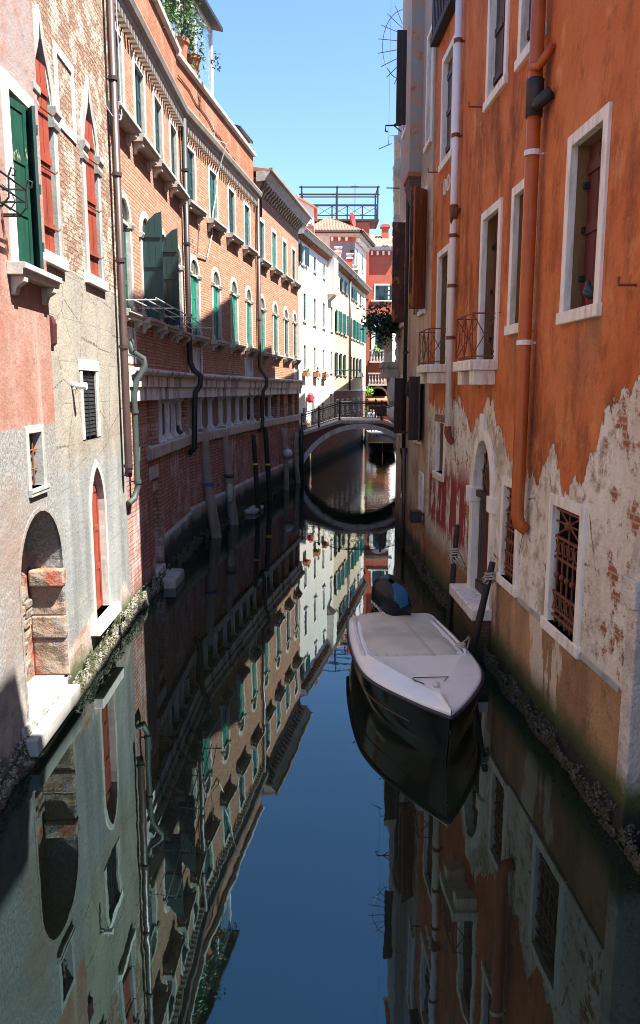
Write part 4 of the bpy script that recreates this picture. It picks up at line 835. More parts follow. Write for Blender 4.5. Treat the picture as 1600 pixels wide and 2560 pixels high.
fan = MB(); Mf = R3.at(13.0, .05, 14.0)     # security spikes fanned round a pipe at the house corner
pts = [(0, .62 * math.sin(math.pi * k / 16), .95 * math.cos(math.pi * k / 16)) for k in range(17)]; fan.tube(pts, .011, 5)
for k in range(1, 9): a = math.pi * k / 9; fan.tube([(0, .05, 0.6 * math.cos(a)), (0, .76 * math.sin(a), 1.12 * math.cos(a))], .011, 5)
fan.build('spike_fan', M['iron'], sp, Mf)
hk = MB().tube([(13.2, 0, 11.75), (13.2, .55, 11.75), (13.2, .55, 11.6), (13.2, .48, 11.58)], .025, 6); hk.tube([(13.2, 0, 11.95), (13.2, .3, 11.76)], .02, 6); hk.tube([(13.2, 0, 11.5), (13.2, .3, 11.74)], .02, 6); hk.build('hook_bracket', M['iron'], sp, R3.M)
# balcony with medallion panel and balusters, its near end seen face on
bM = Matrix.Translation((1.80, 21.7, 0))     # local x to the right, facing the camera
ba = MB().box(-.06, .62, -1.2, .06, 4.68, 4.84); ba.box(-.02, .62, -1.1, .0, 4.4, 4.68)
ba = ba.build('balcony', M['stone'], sp, bM, bevel=.012); MB().box(-.1, .62, -1.2, .1, 5.722, 5.92).build('handrail', M['stone'], ba, bM, bevel=.012)
MB().box(0, .22, -.25, .0, 4.84, 5.72).ring(rect(.03, .19, 4.92, 5.64), rect(.05, .17, 4.95, 5.61), 0, .02).lathe([(.005, -.19), (.06, -.1), (.07, 0), (.06, .1), (.005, .19)], .11, .01, 5.28, 10).build('medallion_panel', M['white_stone'], ba, bM)
for x in (.38, .58): MB().lathe([(.07, 0), (.07, .06), (.04, .1), (.085, .26), (.08, .32), (.035, .42), (.06, .46), (.035, .5), (.085, .6), (.07, .7), (.04, .8), (.07, .83), (.07, .88)], x, -.1, 4.84, 12).build('baluster', M['white_stone'], ba, bM, smooth=True)
MB().prof([(0, 4.4), (0, 3.75), (-.2, 3.6), (-.9, 3.9), (-.9, 4.4)], .16, .6).build('console', M['stone_grey'], ba, bM)
lh = MB().lathe([(.02, -.22), (.14, -.14), (.2, 0), (.19, .12), (.12, .22), (.02, .26)], .3, .0, 3.35, 10); lh.lathe([(.02, -.08), (.08, 0), (.02, .08)], .24, .2, 3.3, 8); lh.build('carved_head', M['stone_grey'], ba, bM, smooth=True)

# ------------------------------------------------------------------ footbridge
BX0, BX1, BY = -1.35, 5.0, 35.4; cx, hs = 1.9, 2.68; zf = .62; rise = 1.68
Rr = (hs * hs + rise * rise) / (2 * rise); zc = zf + rise - Rr
bM = Matrix.Translation((cx, BY, 0))
bri = thing('footbridge', 'arched footbridge with dusky red sides, pale stone rim and black iron railing', 'bridge', bM)
def topz(x):   # coping line, x from the crown
    ax = abs(x) - (1.0 if x < 0 else .95)
    return 2.66 - max(0, ax) * .33 - max(0, ax - 1.9) * .1
def archz(x, r=0.): 
    q = (Rr + r) ** 2 - x * x; return zc + math.sqrt(q) if q > 0 else -1
N = 40; xs = [-3.25 + 6.5 * i / N for i in range(N + 1)]
bw = 3.9
for d in (0, -bw):
    MB().sheet([[(x, -d, max(-1, archz(x)) if abs(x) < hs + .0 else -1) for x in xs], [(x, -d, topz(x) - .14) for x in xs]]).build('spandrel', M['bridge_wall'], bri, bM, recalc=False)
an = [math.pi * (.5 - (i / 28 - .5) * 2 * math.asin(hs / Rr) / math.pi) for i in range(29)]
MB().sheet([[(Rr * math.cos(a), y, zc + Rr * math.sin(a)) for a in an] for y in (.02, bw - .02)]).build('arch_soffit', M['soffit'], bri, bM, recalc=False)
rg = MB()
a_in = [(Rr * math.cos(a) * .995, zc + Rr * math.sin(a) * .995) for a in an]; a_out = [((Rr + .2) * math.cos(a), zc + (Rr + .2) * math.sin(a)) for a in an]; a_mid = [((Rr + .12) * math.cos(a), zc + (Rr + .12) * math.sin(a)) for a in an]
MB().prism(a_in + a_out[::-1], -(bw - .1), -(bw + .06)).build('arch_rim', M['stone_grey'], bri, bM)
rg.prism(a_in + a_out[::-1], .06, -.1); rg.prism(a_mid + a_out[::-1], .058, .09); rg.build('arch_rim', M['stone_grey'], bri, bM)
MB().prism([(x, topz(x)) for x in xs] + [(x, topz(x) - .14) for x in xs[::-1]], .1, -.3).prism([(x, topz(x)) for x in xs] + [(x, topz(x) - .14) for x in xs[::-1]], -bw + .3, -bw - .1).build('coping', M['stone'], bri, bM)
MB().sheet([[(x, y, topz(x) - .03) for x in xs] for y in (.3, bw - .3)]).build('deck', M['concrete'], bri, bM, recalc=False)
for name, d in (('railing', 0.0), ('railing', -bw)):
    ra = MB(); f = lambda x: topz(x)
    for h, t in ((.78, .028), (.12, .012)): ra.tube([(x, d, f(x) + h) for x in xs], t, 6)
    ra.tube([(x, d, f(x) + .69) for x in xs], .012, 6)
    k = -3.2
    while k < 3.2:
        z = f(k)
        ra.tube([(k, d, z + .12), (k + .05, d, z + .28), (k - .03, d, z + .42), (k + .04, d, z + .55), (k, d, z + .69)], .009, 5); ra.tube([(k + .12, d, z + .12), (k + .07, d, z + .28), (k + .15, d, z + .42), (k + .08, d, z + .55), (k + .12, d, z + .69)], .009, 5)
        k += .24
    ro = ra.build(name, M['iron'], bri, bM)
    for x in (-2.75, -1.95, -1.0, .95, 1.95, 2.9): MB().lathe([(.055, 0), (.055, .1), (.035, .14), (.035, .78), (.06, .82), (.05, .9), (.01, .94)], x, d, f(x) - .01, 8).build('railing_post', M['iron'], ro, bM)
MB().box(-3.3, -2.68, -bw, .0, -1, .63).build('abutment', M['bridge_wall'], bri, bM); MB().box(2.68, 3.3, -bw, .0, -1, .63).build('abutment', M['bridge_wall'], bri, bM)
MB().box(-3.4, -2.75, -bw, .08, 1.75, 1.93).build('abutment_cap', M['stone'], bri, bM @ T(-.1, 0, 0)); MB().prof([(0, 1.35), (.14, 1.4), (.18, 1.65), (.1, 1.7), (0, 1.7)], 1.5, 1.9).build('springer', M['stone'], bri, bM)

# ------------------------------------------------------------------ far left: white and yellow houses
L4 = Wall((-1.06, 37.6), (.84, 46.1)); L5 = Wall((.84, 46.1), (3.55, 60.2)); HW, HY = [], []
whi = thing('white_house', 'sunlit white house with dark slim windows and a box chimney flue, beyond the footbridge', 'house', L4.M, 'houses lining the canal')
def fwin(root, W, H, s, z0, w_, h_, leaves=None, lm='green_dark', fr='white_stone', back='glass'):
    return window(root, W, H, s, z0, w_, h_, .07, .02, .08, frame=fr, back=back, sill=(w_ + .2, .09, .08, False), leaves=leaves, leafmat=lm)
lv = lambda w_, h_: [(-w_ / 2, w_ / 2, 0, h_, -.05, 'louver', 0)]
for s in (3.6, 5.85): fwin(whi, L4, HW, s, 10.12, .5, .75, lv(.5, .75))
fwin(whi, L4, HW, .95, 10.1, .6, .88, [(-1.0, -.4, 0, .88, .05, 'louver', -12), (.34, .9, 0, .88, .05, 'louver', 6)])
for s in (1.3, 3.55, 5.8, 7.95): fwin(whi, L4, HW, s, 7.43, .55, 1.33, lv(.55, 1.33) if s < 3 else None)
for s in (1.3, 3.5, 5.7, 7.9): fwin(whi, L4, HW, s, 5.05, .55, 1.2)
for s, z, h_ in ((1.2, 2.4, .75), (3.2, 2.0, 1.7), (5.6, 2.4, .9), (7.7, 2.6, 1.2)): fwin(whi, L4, HW, s, z, .6, h_, back='dark')
MB().wall([(0, -1.5), (8.71, -1.5), (8.71, 11.3), (0, 11.3)], HW).body(0, 8.71, -1.5, 11.3, 9).build('wall', M['white_wall'], whi, L4.M)
def eaves(root, W, x0, x1, z):
    co = MB().prof([(0, z + .12), (.3, z + .14), (.36, z + .28), (.42, z + .3), (.42, z + .36), (0, z + .4)], x0, x1).build('cornice', M['stone'], root, W.M)
    repeat('cornice_bracket', MB().prof([(0, z - .08), (.1, z - .05), (.26, z + .12), (0, z + .12)], 0, .12), M['terracotta'], co, W.M, [x0 + .1 + i * .34 for i in range(int((x1 - x0) / .34))])
eaves(whi, L4, -.05, 8.75, 11.2)
fl = MB().box(6.75, 7.75, 0, .42, 9.35, 11.3).prof([(0, 9.0), (.35, 9.35), (0, 9.35)], 6.85, 7.65); fl.build('chimney_flue', M['white_wall'], whi, L4.M)
MB().prof([(.45, 11.55), (.45, 11.6), (-4, 13.0), (-9, 11.5)], -.05, 8.75).build('roof', M['tiles'], whi, L4.M)
dm = MB().prism([(0, 0), (2.0, 0), (2.0, 3.3), (1.0, 3.85), (0, 3.3)], 0, -3.2); dM_ = Matrix.Translation((-2.35, 46.0, 11.1)); dm = dm.build('dormer', M['white_wall'], whi, dM_); WM['x'] = dM_
ra = MB(); 
for sg in (-1, 1): ra.prism([(1, 3.95), (1 + sg * 1.2, 3.29), (1 + sg * 1.2, 3.21), (1, 3.83)], .15, -3.4)
ra.build('dormer_roof', M['tiles'], dm, dM_); MB().box(.6, 1.0, 0, .03, 2.2, 2.75).build('dormer_window', M['glass'], dm, dM_)
MB().box(1.5, 2.9, -.1, 1.2, .75, .85).box(1.5, 2.9, 1.15, 1.2, .85, 1.5).build('roof_ledge', M['copper_gutter'], dm, dM_)
yel = thing('yellow_house', 'cream yellow house with rows of green louvred shutters, far on the left bank', 'house', L5.M, 'houses lining the canal')
for i, s in enumerate((.85, 2.9, 4.5, 6.6, 7.6, 9.0, 11.0, 13.0)): fwin(yel, L5, HY, s, 10.1, .7, .72, [(-.9, -.38, 0, .72, .03, 'louver', -8), (.38, .9, 0, .72, .03, 'louver', 8)] if i in (1, 2, 3, 4) else lv(.7, .72), 'green_dark', 'concrete')
for i, s in enumerate((1.0, 2.5, 4.2, 6.8, 8.2, 9.7, 11.3, 12.7)): fwin(yel, L5, HY, s, 7.5, .62, 1.26, [(-.34 - .5, -.34, 0, 1.26, .03, 'louver', -14), (.34, .84, 0, 1.26, .03, 'louver', 14)], 'green', 'white_stone')
for i, s in enumerate((1.0, 2.6, 4.2, 6.8, 8.4, 10, 11.6)): fwin(yel, L5, HY, s, 4.95, .7, 1.3, [(-.9, -.4, 0, 1.3, .03, 'louver', -8)], 'green_dark', 'concrete')
for s in (1.2, 3.2, 5.2, 8, 10.5): fwin(yel, L5, HY, s, 2.6, .6, .8, None, back='dark')
MB().wall([(0, -1.5), (14.36, -1.5), (14.36, 11.35), (0, 11.35)], HY).body(0, 14.36, -1.5, 11.35, 9).build('wall', M['yellow_wall'], yel, L5.M)
eaves(yel, L5, -.05, 14.4, 11.2); MB().prof([(.45, 11.55), (.45, 11.6), (-3, 12.6), (-9, 11.5)], -.05, 14.4).build('roof', M['tiles'], yel, L5.M)
drainpipe(yel, L5, [(5.6, .1, 11.3), (5.6, .1, 4)], .07, 'brown_pipe')
MB().box(.0, 14.3, 0, .03, 3.95, 4.1).build('string_course', M['stone_grey'], yel, L5.M)
for x, y, z0, z1, mt in ((1.1, 47.6, 11.3, 12.5, 'white_wall'), (1.9, 50.5, 11.3, 12.6, 'red_wall'), (2.35, 52.4, 11.3, 12.2, 'grey_wall')):
    cM = Matrix.Translation((x, y, 0)); c = MB().box(-.17, .17, -.34, 0, z0, z1 - .3).build('chimney', M[mt], yel, cM); MB().box(-.22, .22, -.39, .05, z1 - .3, z1 - .2).box(-.14, .14, -.3, -.04, z1 - .2, z1 - .03).box(-.24, .24, -.41, .07, z1 - .03, z1 + .04).build('chimney_cap', M['stone_grey'], c, cM)
# grey house with hipped tile roof
GX0, GX1, GY, GZ = -.45, 2.42, 55.0, 14.6
gr_ = thing('grey_house', 'grey plastered house with a hipped red tile roof rising behind the yellow house', 'house', Matrix.Translation((GX0, GY, 0)), 'houses lining the canal')
gf = Wall((GX0, GY), (GX1, GY)); gs = Wall((GX1, GY), (3.48, 59.6)); HG = []
for s, z in ((.8, 12.6), (3.2, 12.6), (.8, 10.0)): fwin(gr_, gs, HG, s, z, .65, 1.25, lv(.65, 1.25))
MB().wall([(0, 8), (gf.L, 8), (gf.L, GZ), (0, GZ)], []).build('wall', M['grey_wall'], gr_, gf.M); MB().wall([(0, 8), (gs.L, 8), (gs.L, GZ), (0, GZ)], HG).body(0, gs.L, 8, GZ, 4.5).build('wall', M['white_wall'], gr_, gs.M)
for W_ in (gf, gs):
    co = MB().prof([(0, GZ - .15), (.4, GZ - .1), (.45, GZ + .1), (0, GZ + .12)], -.1, W_.L + .3).build('cornice', M['stone'], gr_, W_.M)
    repeat('cornice_bracket', MB().box(0, .16, 0, .3, GZ - .4, GZ - .152), M['white_stone'], co, W_.M, [.2 + i * .5 for i in range(int(W_.L / .5))]); MB().box(0, W_.L, .005, .02, GZ - .42, GZ - .15).build('frieze', M['red_wall'], gr_, W_.M)
    MB().tube([(-.2, .52, GZ + .12), (W_.L + .3, .52, GZ + .12)], .09, 8).build('gutter', M['iron'], gr_, W_.M)
def hip(P0, P1, AP, n):      # barrel tiles on a triangular slope, eaves P0-P1 up to the apex
    P0, P1, AP = Vector(P0), Vector(P1), Vector(AP); u = P1 - P0; L_ = u.length; u.normalize(); foot = P0 + u * (AP - P0).dot(u); v = AP - foot; nn = u.cross(v).normalized(); a = (foot - P0).length; rows = []; K = 9
    for j in range(2 * K + 1):
        t = min(1, (j // 2 + (j % 2) * .92) / K); lo, hi = a * t, L_ + (a - L_) * t
        rows.append([tuple(P0 + u * min(max(L_ * i / (n * 6), lo), hi) + v * t + nn * (.07 * abs(math.sin(math.pi * i / 6)) + .05 * (1 - j % 2) + .02)) for i in range(n * 6 + 1)])
    return rows
AP = (.6, 58.6, 16.45)
rf = MB().sheet(hip((GX0 - .75, GY - .5, GZ + .15), (GX1 + .5, GY - .5, GZ + .15), AP, 20)); rf.sheet(hip((GX1 + .5, GY - .5, GZ + .15), (4.2, 60.2, GZ + .15), AP, 26)); rf.build('tile_roof', M['tiles'], gr_, Matrix(), recalc=False)
dv = MB(); dv.box(1.35, 1.65, .0, .05, 13.1, 13.6); dv.build('wall_plate', M['iron'], gr_, Matrix.Translation((.75, GY, 0)))
ds = MB().lathe([(.02, 0), (.3, .08), (.5, .22), (.52, .22), (.3, .04), (.02, -.04)], 0, 0, 0, 14); ds.build('satellite_dish', M['dish'], gr_, Matrix.Translation((2.2, 57.5, 16.1)) @ Matrix.Rotation(R(80), 4, 'Y') @ Matrix.Rotation(R(20), 4, 'X'), smooth=True)
# roof terrace of iron posts
tM = Matrix.Translation((1.5, 61, 0)); ter = thing('roof_terrace', 'open iron framed roof terrace standing above the tiled roofs', 'roof terrace', tM)
fr_ = MB(); tz = 16.9
for x in (-2.9, -.2, 1.2, 2.9):
    for d in (0, -2.6):
        if not (x == 1.2): fr_.box(x - .06, x + .06, d - .06, d + .06, tz, tz + 2.35 - (0.0 if d == 0 else .1))
for d, zz in ((0, 2.3), (0, 1.75), (-2.6, 2.2), (-2.6, 1.6), (-1.3, 2.1)): fr_.box(-3.1, 3.05, d - .04, d + .04, tz + zz, tz + zz + .08)
for x in (-2.9, -.2, 2.9): fr_.box(x - .04, x + .04, -2.9, .3, tz + 2.3, tz + 2.37)
fr_.build('frame', M['iron'], ter, tM)
rl = MB()
for z in (.25, .95): rl.box(-2.9, 2.9, -.03, .03, tz + z, tz + z + .06); rl.box(2.87, 2.93, -2.6, 0, tz + z, tz + z + .06)
for i in range(5):
    a = -2.9 + i * 1.16; rl.tube([(a, 0, tz + .28), (a + 1.16, 0, tz + .95)], .022, 5); rl.tube([(a, 0, tz + .95), (a + 1.16, 0, tz + .28)], .022, 5); rl.box(a - .05, a + .05, -.05, .05, tz - .1, tz + 1.05)
for i in range(9): rl.box(2.87, 2.93, -.3 * i - .12, -.3 * i, tz - .2, tz + .95)
rl.build('railing', M['iron'], ter, tM); MB().box(-3, 3, -2.8, .1, tz - .15, tz).build('floor', M['black_wood'], ter, tM); MB().box(1.2, 2.3, -2.4, -.1, 11, tz - .15).box(-2.9, 1.2, -2.5, -.6, 12, tz - .2).build('base_wall', M['red_wall'], ter, tM)
MB().tube([(1.2, -.8, tz), (1.2, -.8, tz + 2.8)], .02, 5).tube([(.9, -.8, tz + 2.6), (1.5, -.8, tz + 2.6)], .015, 5).tube([(1.0, -.8, tz + 2.4), (1.4, -.8, tz + 2.4)], .015, 5).build('aerial', M['iron'], ter, tM)
# red palace closing the view
L7 = Wall((3.45, 62.5), (5.72, 62.5)); L7s = Wall((5.72, 62.5), (8.3, 82)); HP = []
red = thing('red_palace', 'orange red palace with arched balcony window facing down the canal', 'palace', L7.M, 'houses lining the canal')
window(red, L7, HP, 1.45, 11.05, 1.0, 1.15, .12, .04, .15, frame='white_stone', sill=(1.7, .1, .14, False), leaves=[(-.5, -.2, 0, 1.15, -.05, 'panel', 0), (.22, .82, 0, 1.15, .03, 'panel', 0)], leafmat='green_dark')
wd = window(red, L7, HP, 1.55, 6.5, 1.15, 2.2, .3, .06, .2, 'round', None, 'white_stone', back='glass', leaves=[(-.57, -.3, 0, 2.2, -.1, 'panel', 0), (.3, .57, 0, 2.2, -.1, 'panel', 0)], leafmat='green_dark', name='arched_window', impost=True)
MB().box(-.57, .57, -.15, -.05, 2.15, 2.3).box(-.03, .03, -.15, -.05, 0, 2.2).build('window_bar', M['green_dark'], wd, L7.at(1.55, 0, 6.5)); MB().prof([(0, 3.25), (.2, 3.3), (.25, 3.45), (0, 3.5)], -1.1, 1.0).build('hood', M['stone'], wd, L7.at(1.55, 0, 6.5))
window(red, L7, HP, 1.25, 1.9, .0 + 1.5, 1.5, .15, .05, .2, 'round', .75, 'stone', back='dark', name='arched_window'); window(red, L7, HP, 1.35, 3.9 - .25, 1.5, .5, .1, .04, .2, 'round', .5, 'terracotta', back='dark', name='loggia_arch')
def lbal(z, x0, x1):
    s = MB().box(x0, x1, 0, .7, z - .15, z).build('balcony', M['stone'], red, L7.M); MB().box(x0, x1, .55, .7, z + .753, z + .87).build('handrail', M['stone'], s, L7.M); n = int((x1 - x0) / .24)
    for i in range(n): MB().lathe([(.05, 0), (.08, .2), (.03, .4), (.06, .55), (.05, .75)], x0 + .12 + i * .24, .62, z, 6).build('baluster', M['stone'], s, L7.M)
lbal(6.3, .5, 2.4); lbal(5.0 - .5, .4, 2.3)
MB().prof([(0, 3.35), (.9, 3.1), (.9, 3.2), (0, 3.5)], .3, 2.4).prof([(0, 2.75), (.5, 2.7), (.5, 2.78), (0, 2.85)], .2, 2.4).build('awning', M['terracotta'], red, L7.M)
MB().wall([(0, -1.5), (L7.L, -1.5), (L7.L, 14.9), (0, 14.9)], HP).body(-1, L7.L, -1.5, 14.9, 18).build('wall', M['red_wall'], red, L7.M)
HQ = []
for z in (7, 11): 
    for s in (1.5, 4.5, 8, 12): fwin(red, L7s, HQ, s, z, .8, 1.9, lv(.8, 1.9))
MB().wall([(0, -1.5), (L7s.L, -1.5), (L7s.L, 14.9), (0, 14.9)], HQ).build('side_wall', M['white_wall'], red, L7s.M @ T(0, .03, 0))
for W_, x1 in ((L7, L7.L + .5), (L7s, L7s.L)):
    co = MB().prof([(0, 14.8), (.4, 14.85), (.45, 15.1), (0, 15.12)], -.1, x1).build('cornice', M['stone'], red, W_.M)
    repeat('cornice_bracket', MB().box(0, .16, 0, .32, 14.5, 14.797), M['white_stone'], co, W_.M, [.1 + i * .45 for i in range(int(W_.L / .45))])
MB().sheet(tile_roof((0 - 1.5, -.5, 15.1), (4.4, 0, 0), (.2, 4, 1.5), 18, 8)).build('tile_roof', M['tiles'], red, L7.M, recalc=False)
MB().box(1.62, 2.16, -3.0, -2.4, 15, 17.1).box(1.5, 2.28, -3.1, -2.3, 17.1, 17.25).box(1.62, 2.16, -3, -2.4, 17.25, 17.35).build('chimney', M['red_wall'], red, L7.M)
# right bank beyond the bridge, seen only as a sliver, added for its shade
R4 = Wall((6.4, 57.0), (4.05, 38.2)); H4 = []; rb4 = thing('canal_house', 'dusky house on the right bank behind the footbridge, mostly hidden, added for its shade', 'house', R4.M, 'houses lining the canal')
for z in (3, 6): 
    for s in (2, 5, 8, 11, 14, 17): fwin(rb4, R4, H4, s, z, .8, 1.6, None)
MB().wall([(0, -1.5), (R4.L, -1.5), (R4.L, 11.2), (0, 11.2)], H4).body(0, R4.L, -1.5, 11.2, 8).build('wall', M['beige'], rb4, R4.M)
# quay in front of it
q = MB().box(0, 6, -5.4, 0, -1.5, .78); tag(q.build('quay', M['concrete'], None, Matrix.Translation((3.75, 57.2, 0))), 'narrow stone quay at the foot of the red palace', 'quay', kind='structure')

# ------------------------------------------------------------------ boat moored on the right
bo = Matrix.Translation((1.15, 11.62, 0)) @ Matrix.Rotation(math.atan2(-3.92, .26) - math.pi / 2, 4, 'Z')     # local y towards the bow
BL = 3.92
HWT = [(0, .70), (.13, .75), (.27, .785), (.46, .795), (.6, .76), (.685, .68), (.75, .58), (.82, .44), (.885, .30), (.945, .155), (1, .004)]
boat = thing('motorboat', 'small white decked motorboat with black hull and beige cover moored by the orange house', 'boat', bo)
def hw_(t):
    P = HWT; k = max(i for i in range(len(P) - 1) if P[i][0] <= t); a, b = P[k], P[k + 1]; q = (t - a[0]) / (b[0] - a[0])
    m0 = (b[1] - P[max(k - 1, 0)][1]) / (b[0] - P[max(k - 1, 0)][0]); n = min(k + 2, len(P) - 1); m1 = (P[n][1] - a[1]) / (P[n][0] - a[0]); h = b[0] - a[0]
    return a[1] * (2 * q ** 3 - 3 * q * q + 1) + b[1] * (3 * q * q - 2 * q ** 3) + h * (m0 * (q ** 3 - 2 * q * q + q) + m1 * (q ** 3 - q * q))
def bi_(t): return max(.004, hw_(t) - .17) if t < .44 else max(.004, .625 * min(1, 1 - (t - .47) / .40))
def sh_(t): return .50 + .15 * t ** 1.6
ts = [i / 36 for i in range(37)]; ts = [t if t < 1 else .9995 for t in ts]
def sec(t):
    b = max(.004, hw_(t)); s = sh_(t); rk = BL * t
    half = [(0, -.3 + .1 * t), (b * .62, -.25 + .15 * t * t), (b * .86, .0), (b * .95, s * .5), (b, s - .05)]
    return [(x, rk - (.22 * (1 - (z + .3) / (s + .3))) * t ** 4, z) for x, z in half]
hu = MB(); hu.sheet([[(-x, y, z) for x, y, z in sec(t)[::-1]] + sec(t)[1:] for t in ts])
s0_ = sec(0); hu.add([(-x, y, z) for x, y, z in s0_[::-1]] + s0_[1:], [tuple(range(9))]); hu.build('hull', M['hull'], boat, bo, smooth=True)
dk = MB()
def dsec(t):
    b = max(.004, hw_(t)); s = sh_(t); k = min(1, b / .5); bi = min(bi_(t), b - .02 * k); e = min(1, bi / .1); h = [(b, s - .05), (b * .995, s - .012), (b - .018 * k, s + .004), (b - .045 * k, s + .012), (bi + (b - bi) * .25, s + .03), (bi + .03 * e, s + .042), (bi + .008 * e, s + .044), (bi - .015 * e, s + .038 + .006 * (1 - e)), (bi * .5, s + .044), (0, s + .047)]
    return [(x, BL * t, z) for x, z in h]
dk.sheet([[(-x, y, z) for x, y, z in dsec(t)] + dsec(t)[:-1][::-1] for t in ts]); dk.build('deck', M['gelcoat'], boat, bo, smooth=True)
rb = MB(); pts = [(-hw_(t) - .008, -BL * t, sh_(t) - .045) for t in ts] + [(hw_(t) + .008, -BL * t, sh_(t) - .045) for t in ts[::-1]]; rb.tube(pts, .026, 8); rb.build('rub_rail', M['rub'], boat, bo, smooth=True)
sp_ = MB(); 
for sg in (-1, 1): sp_.tube([(sg * (hw_(t) * .952 + .006), -BL * t + .22 * .45 * t ** 4, sh_(t) * .5) for t in ts[4:32]], .004, 5)
sp_.build('hull_stripe', M['ochre'], boat, bo)
tp = MB(); rows = []
for j in range(25):
    u = j / 24; y = -.04 + u * 1.96; t = max(0, y / BL); b = hw_(t) - .02 - .13 * min(1, max(0, u - .08) * 9); row = []
    for i in range(33):
        v = i / 16 - 1; e = 1 - abs(v) ** 6; crown = .095 * (1 - v * v * .75) * (1 - .35 * u); edge = max(0, (u - .93) / .07); lip = (1 - abs(v) ** 14)
        z = sh_(t) + .035 + crown * e * (1 - edge * .9) * min(1, .5 + u * 6) + .016 * math.sin(v * 5 + u * 7) * e * (1 - edge) + .010 * math.sin(u * 19 + v * 2.5) * math.cos(v * 3) * e * (1 - edge) + .006 * math.sin(u * 33 - v * 6) * e * (1 - edge) - .03 * (1 - lip)
        x = v * b * (1 - .05 * edge * abs(v)); row.append((x, y + .05 * (1 - v * v) * edge - (.0 if u > .05 else .02), z + .004))
    rows.append(row)
tp.sheet(rows); cov = tp.build('cover', M['tarp'], boat, bo, smooth=True)
hm = MB().tube([(v / 10 * .60, -(1.92 + .05 * (1 - (v / 10) ** 2)), sh_(.49) + .048 - .012 * (v / 10) ** 2) for v in range(-10, 11)], .011, 5); hm.build('hem', M['tarp'], cov, bo, smooth=True)
sn = MB()
for v in range(-4, 5): sn.lathe([(.012, 0), (.012, .012)], v * .13, -(1.88 + .05 * (1 - (v / 4.6) ** 2)), sh_(.48) + .056, 6)
sn.build('snap_studs', M['zinc'], cov, bo)
st_ = MB().box(.0, .09, -1.62, -.35, 0, .004)
for sg in (-1, 1):
    rr = MB().tube([(sg * (hw_(t) - .105), -BL * t, sh_(t) + .06) for t in (.03, .12, .22, .32, .42, .47)], .018, 8)
    for t in (.03, .25, .47): rr.tube([(sg * (hw_(t) - .105), -BL * t, sh_(t) + .06), (sg * (hw_(t) - .105), -BL * t, sh_(t))], .015, 6)
    rr.build('side_rail', M['white_pipe'], boat, bo, smooth=True)
hp = MB(); zz = sh_(.74) + .058; hp.tube([(-.22, -2.86, zz), (.2, -2.86, zz), (.225, -2.88, zz), (.21, -2.94, zz), (.12, -3.06, zz)], .006, 5); hp.tube([(-.22, -2.86, zz), (-.14, -2.98, zz)], .005, 5); hp.build('deck_hatch', M['iron'], boat, bo)
MB().lathe([(.04, 0), (.045, .02), (.03, .045), (.01, .055)], .0, -3.16, sh_(.80) + .055, 10).build('bow_cleat', M['zinc'], boat, bo, smooth=True)
MB().lathe([(.01, -.025), (.014, 0), (.01, .025)], 0, -BL + .03, .42, 8).build('bow_eye', M['iron'], boat, bo)
# outboard
om = bo @ Matrix.Translation((.0, -.14, .52)) @ Matrix.Rotation(R(26), 4, 'Z') @ Matrix.Rotation(R(16), 4, 'Y') @ Matrix.Rotation(R(-24), 4, 'X') @ Matrix.Scale(1.12, 4)
def sup(a, b, n=24, p=3.2): return [(a * math.copysign(abs(math.cos(2 * math.pi * i / n)) ** (2 / p), math.cos(2 * math.pi * i / n)), b * math.copysign(abs(math.sin(2 * math.pi * i / n)) ** (2 / p), math.sin(2 * math.pi * i / n))) for i in range(n)]
cw = MB(); rws = []
for z, a, b, dy in ((.02, .17, .25, 0), (.08, .2, .29, 0), (.22, .21, .31, -.01), (.40, .2, .3, -.02), (.52, .175, .26, -.03), (.6, .12, .18, -.04), (.63, .03, .05, -.04)):
    r_ = [(x, y + dy, z) for x, y in sup(a, b)]; rws.append(r_ + [r_[0]])
cw.sheet(rws); cw.add([rws[0][i] for i in range(24)], [tuple(range(24))]); mot = cw.build('outboard_motor', M['motor'], boat, om, smooth=True)
bs = MB(); rws = []
for z, a, b, dy in ((.40, .145, .302, -.022), (.52, .12, .263, -.032), (.6, .085, .183, -.042), (.636, .04, .06, -.042)):
    r_ = [(x, -y + dy, z + .004) for x, y in [(a * (i / 6 - 1), -b * math.sqrt(max(0, 1 - abs(i / 6 - 1) ** 3.2 * (a / .2) ** 3))) for i in range(13)]]; rws.append(r_)
bs.sheet(rws); bs.build('cowl_stripe', M['motor_blue'], mot, om, smooth=True)
MB().box(-.16, .16, -.2, .26, -.12, .02).box(-.07, .07, -.06, .12, -.75, -.12).box(-.1, .1, -.3, -.16, -.3, -.02).build('mid_section', M['hull'], mot, om, bevel=.02)
MB().tube([(.05, -.2, -.05), (.12, -.42, .1), (.3, -.55, .22)], .02, 8).build('tiller', M['iron'], mot, om)
tx = bpy.data.curves.new('t', 'FONT'); tx.body = 'MERCURY'; tx.size = .085; tx.extrude = .003; tx.align_x = 'CENTER'; to = bpy.data.objects.new('t', tx); COL.objects.link(to)
dg = bpy.context.evaluated_depsgraph_get(); tme = bpy.data.meshes.new_from_object(to.evaluated_get(dg)); bpy.data.objects.remove(to)
for sg in (-1, 1):
    lo_ = bpy.data.objects.new('lettering', tme); COL.objects.link(lo_); tme.materials.clear(); tme.materials.append(M['white_paint']); lo_.parent = mot
    lo_.matrix_basis = Matrix.Translation((sg * .214, -.01, .2)) @ Matrix.Rotation(R(90 * sg), 4, 'Z') @ Matrix.Rotation(R(90), 4, 'X')
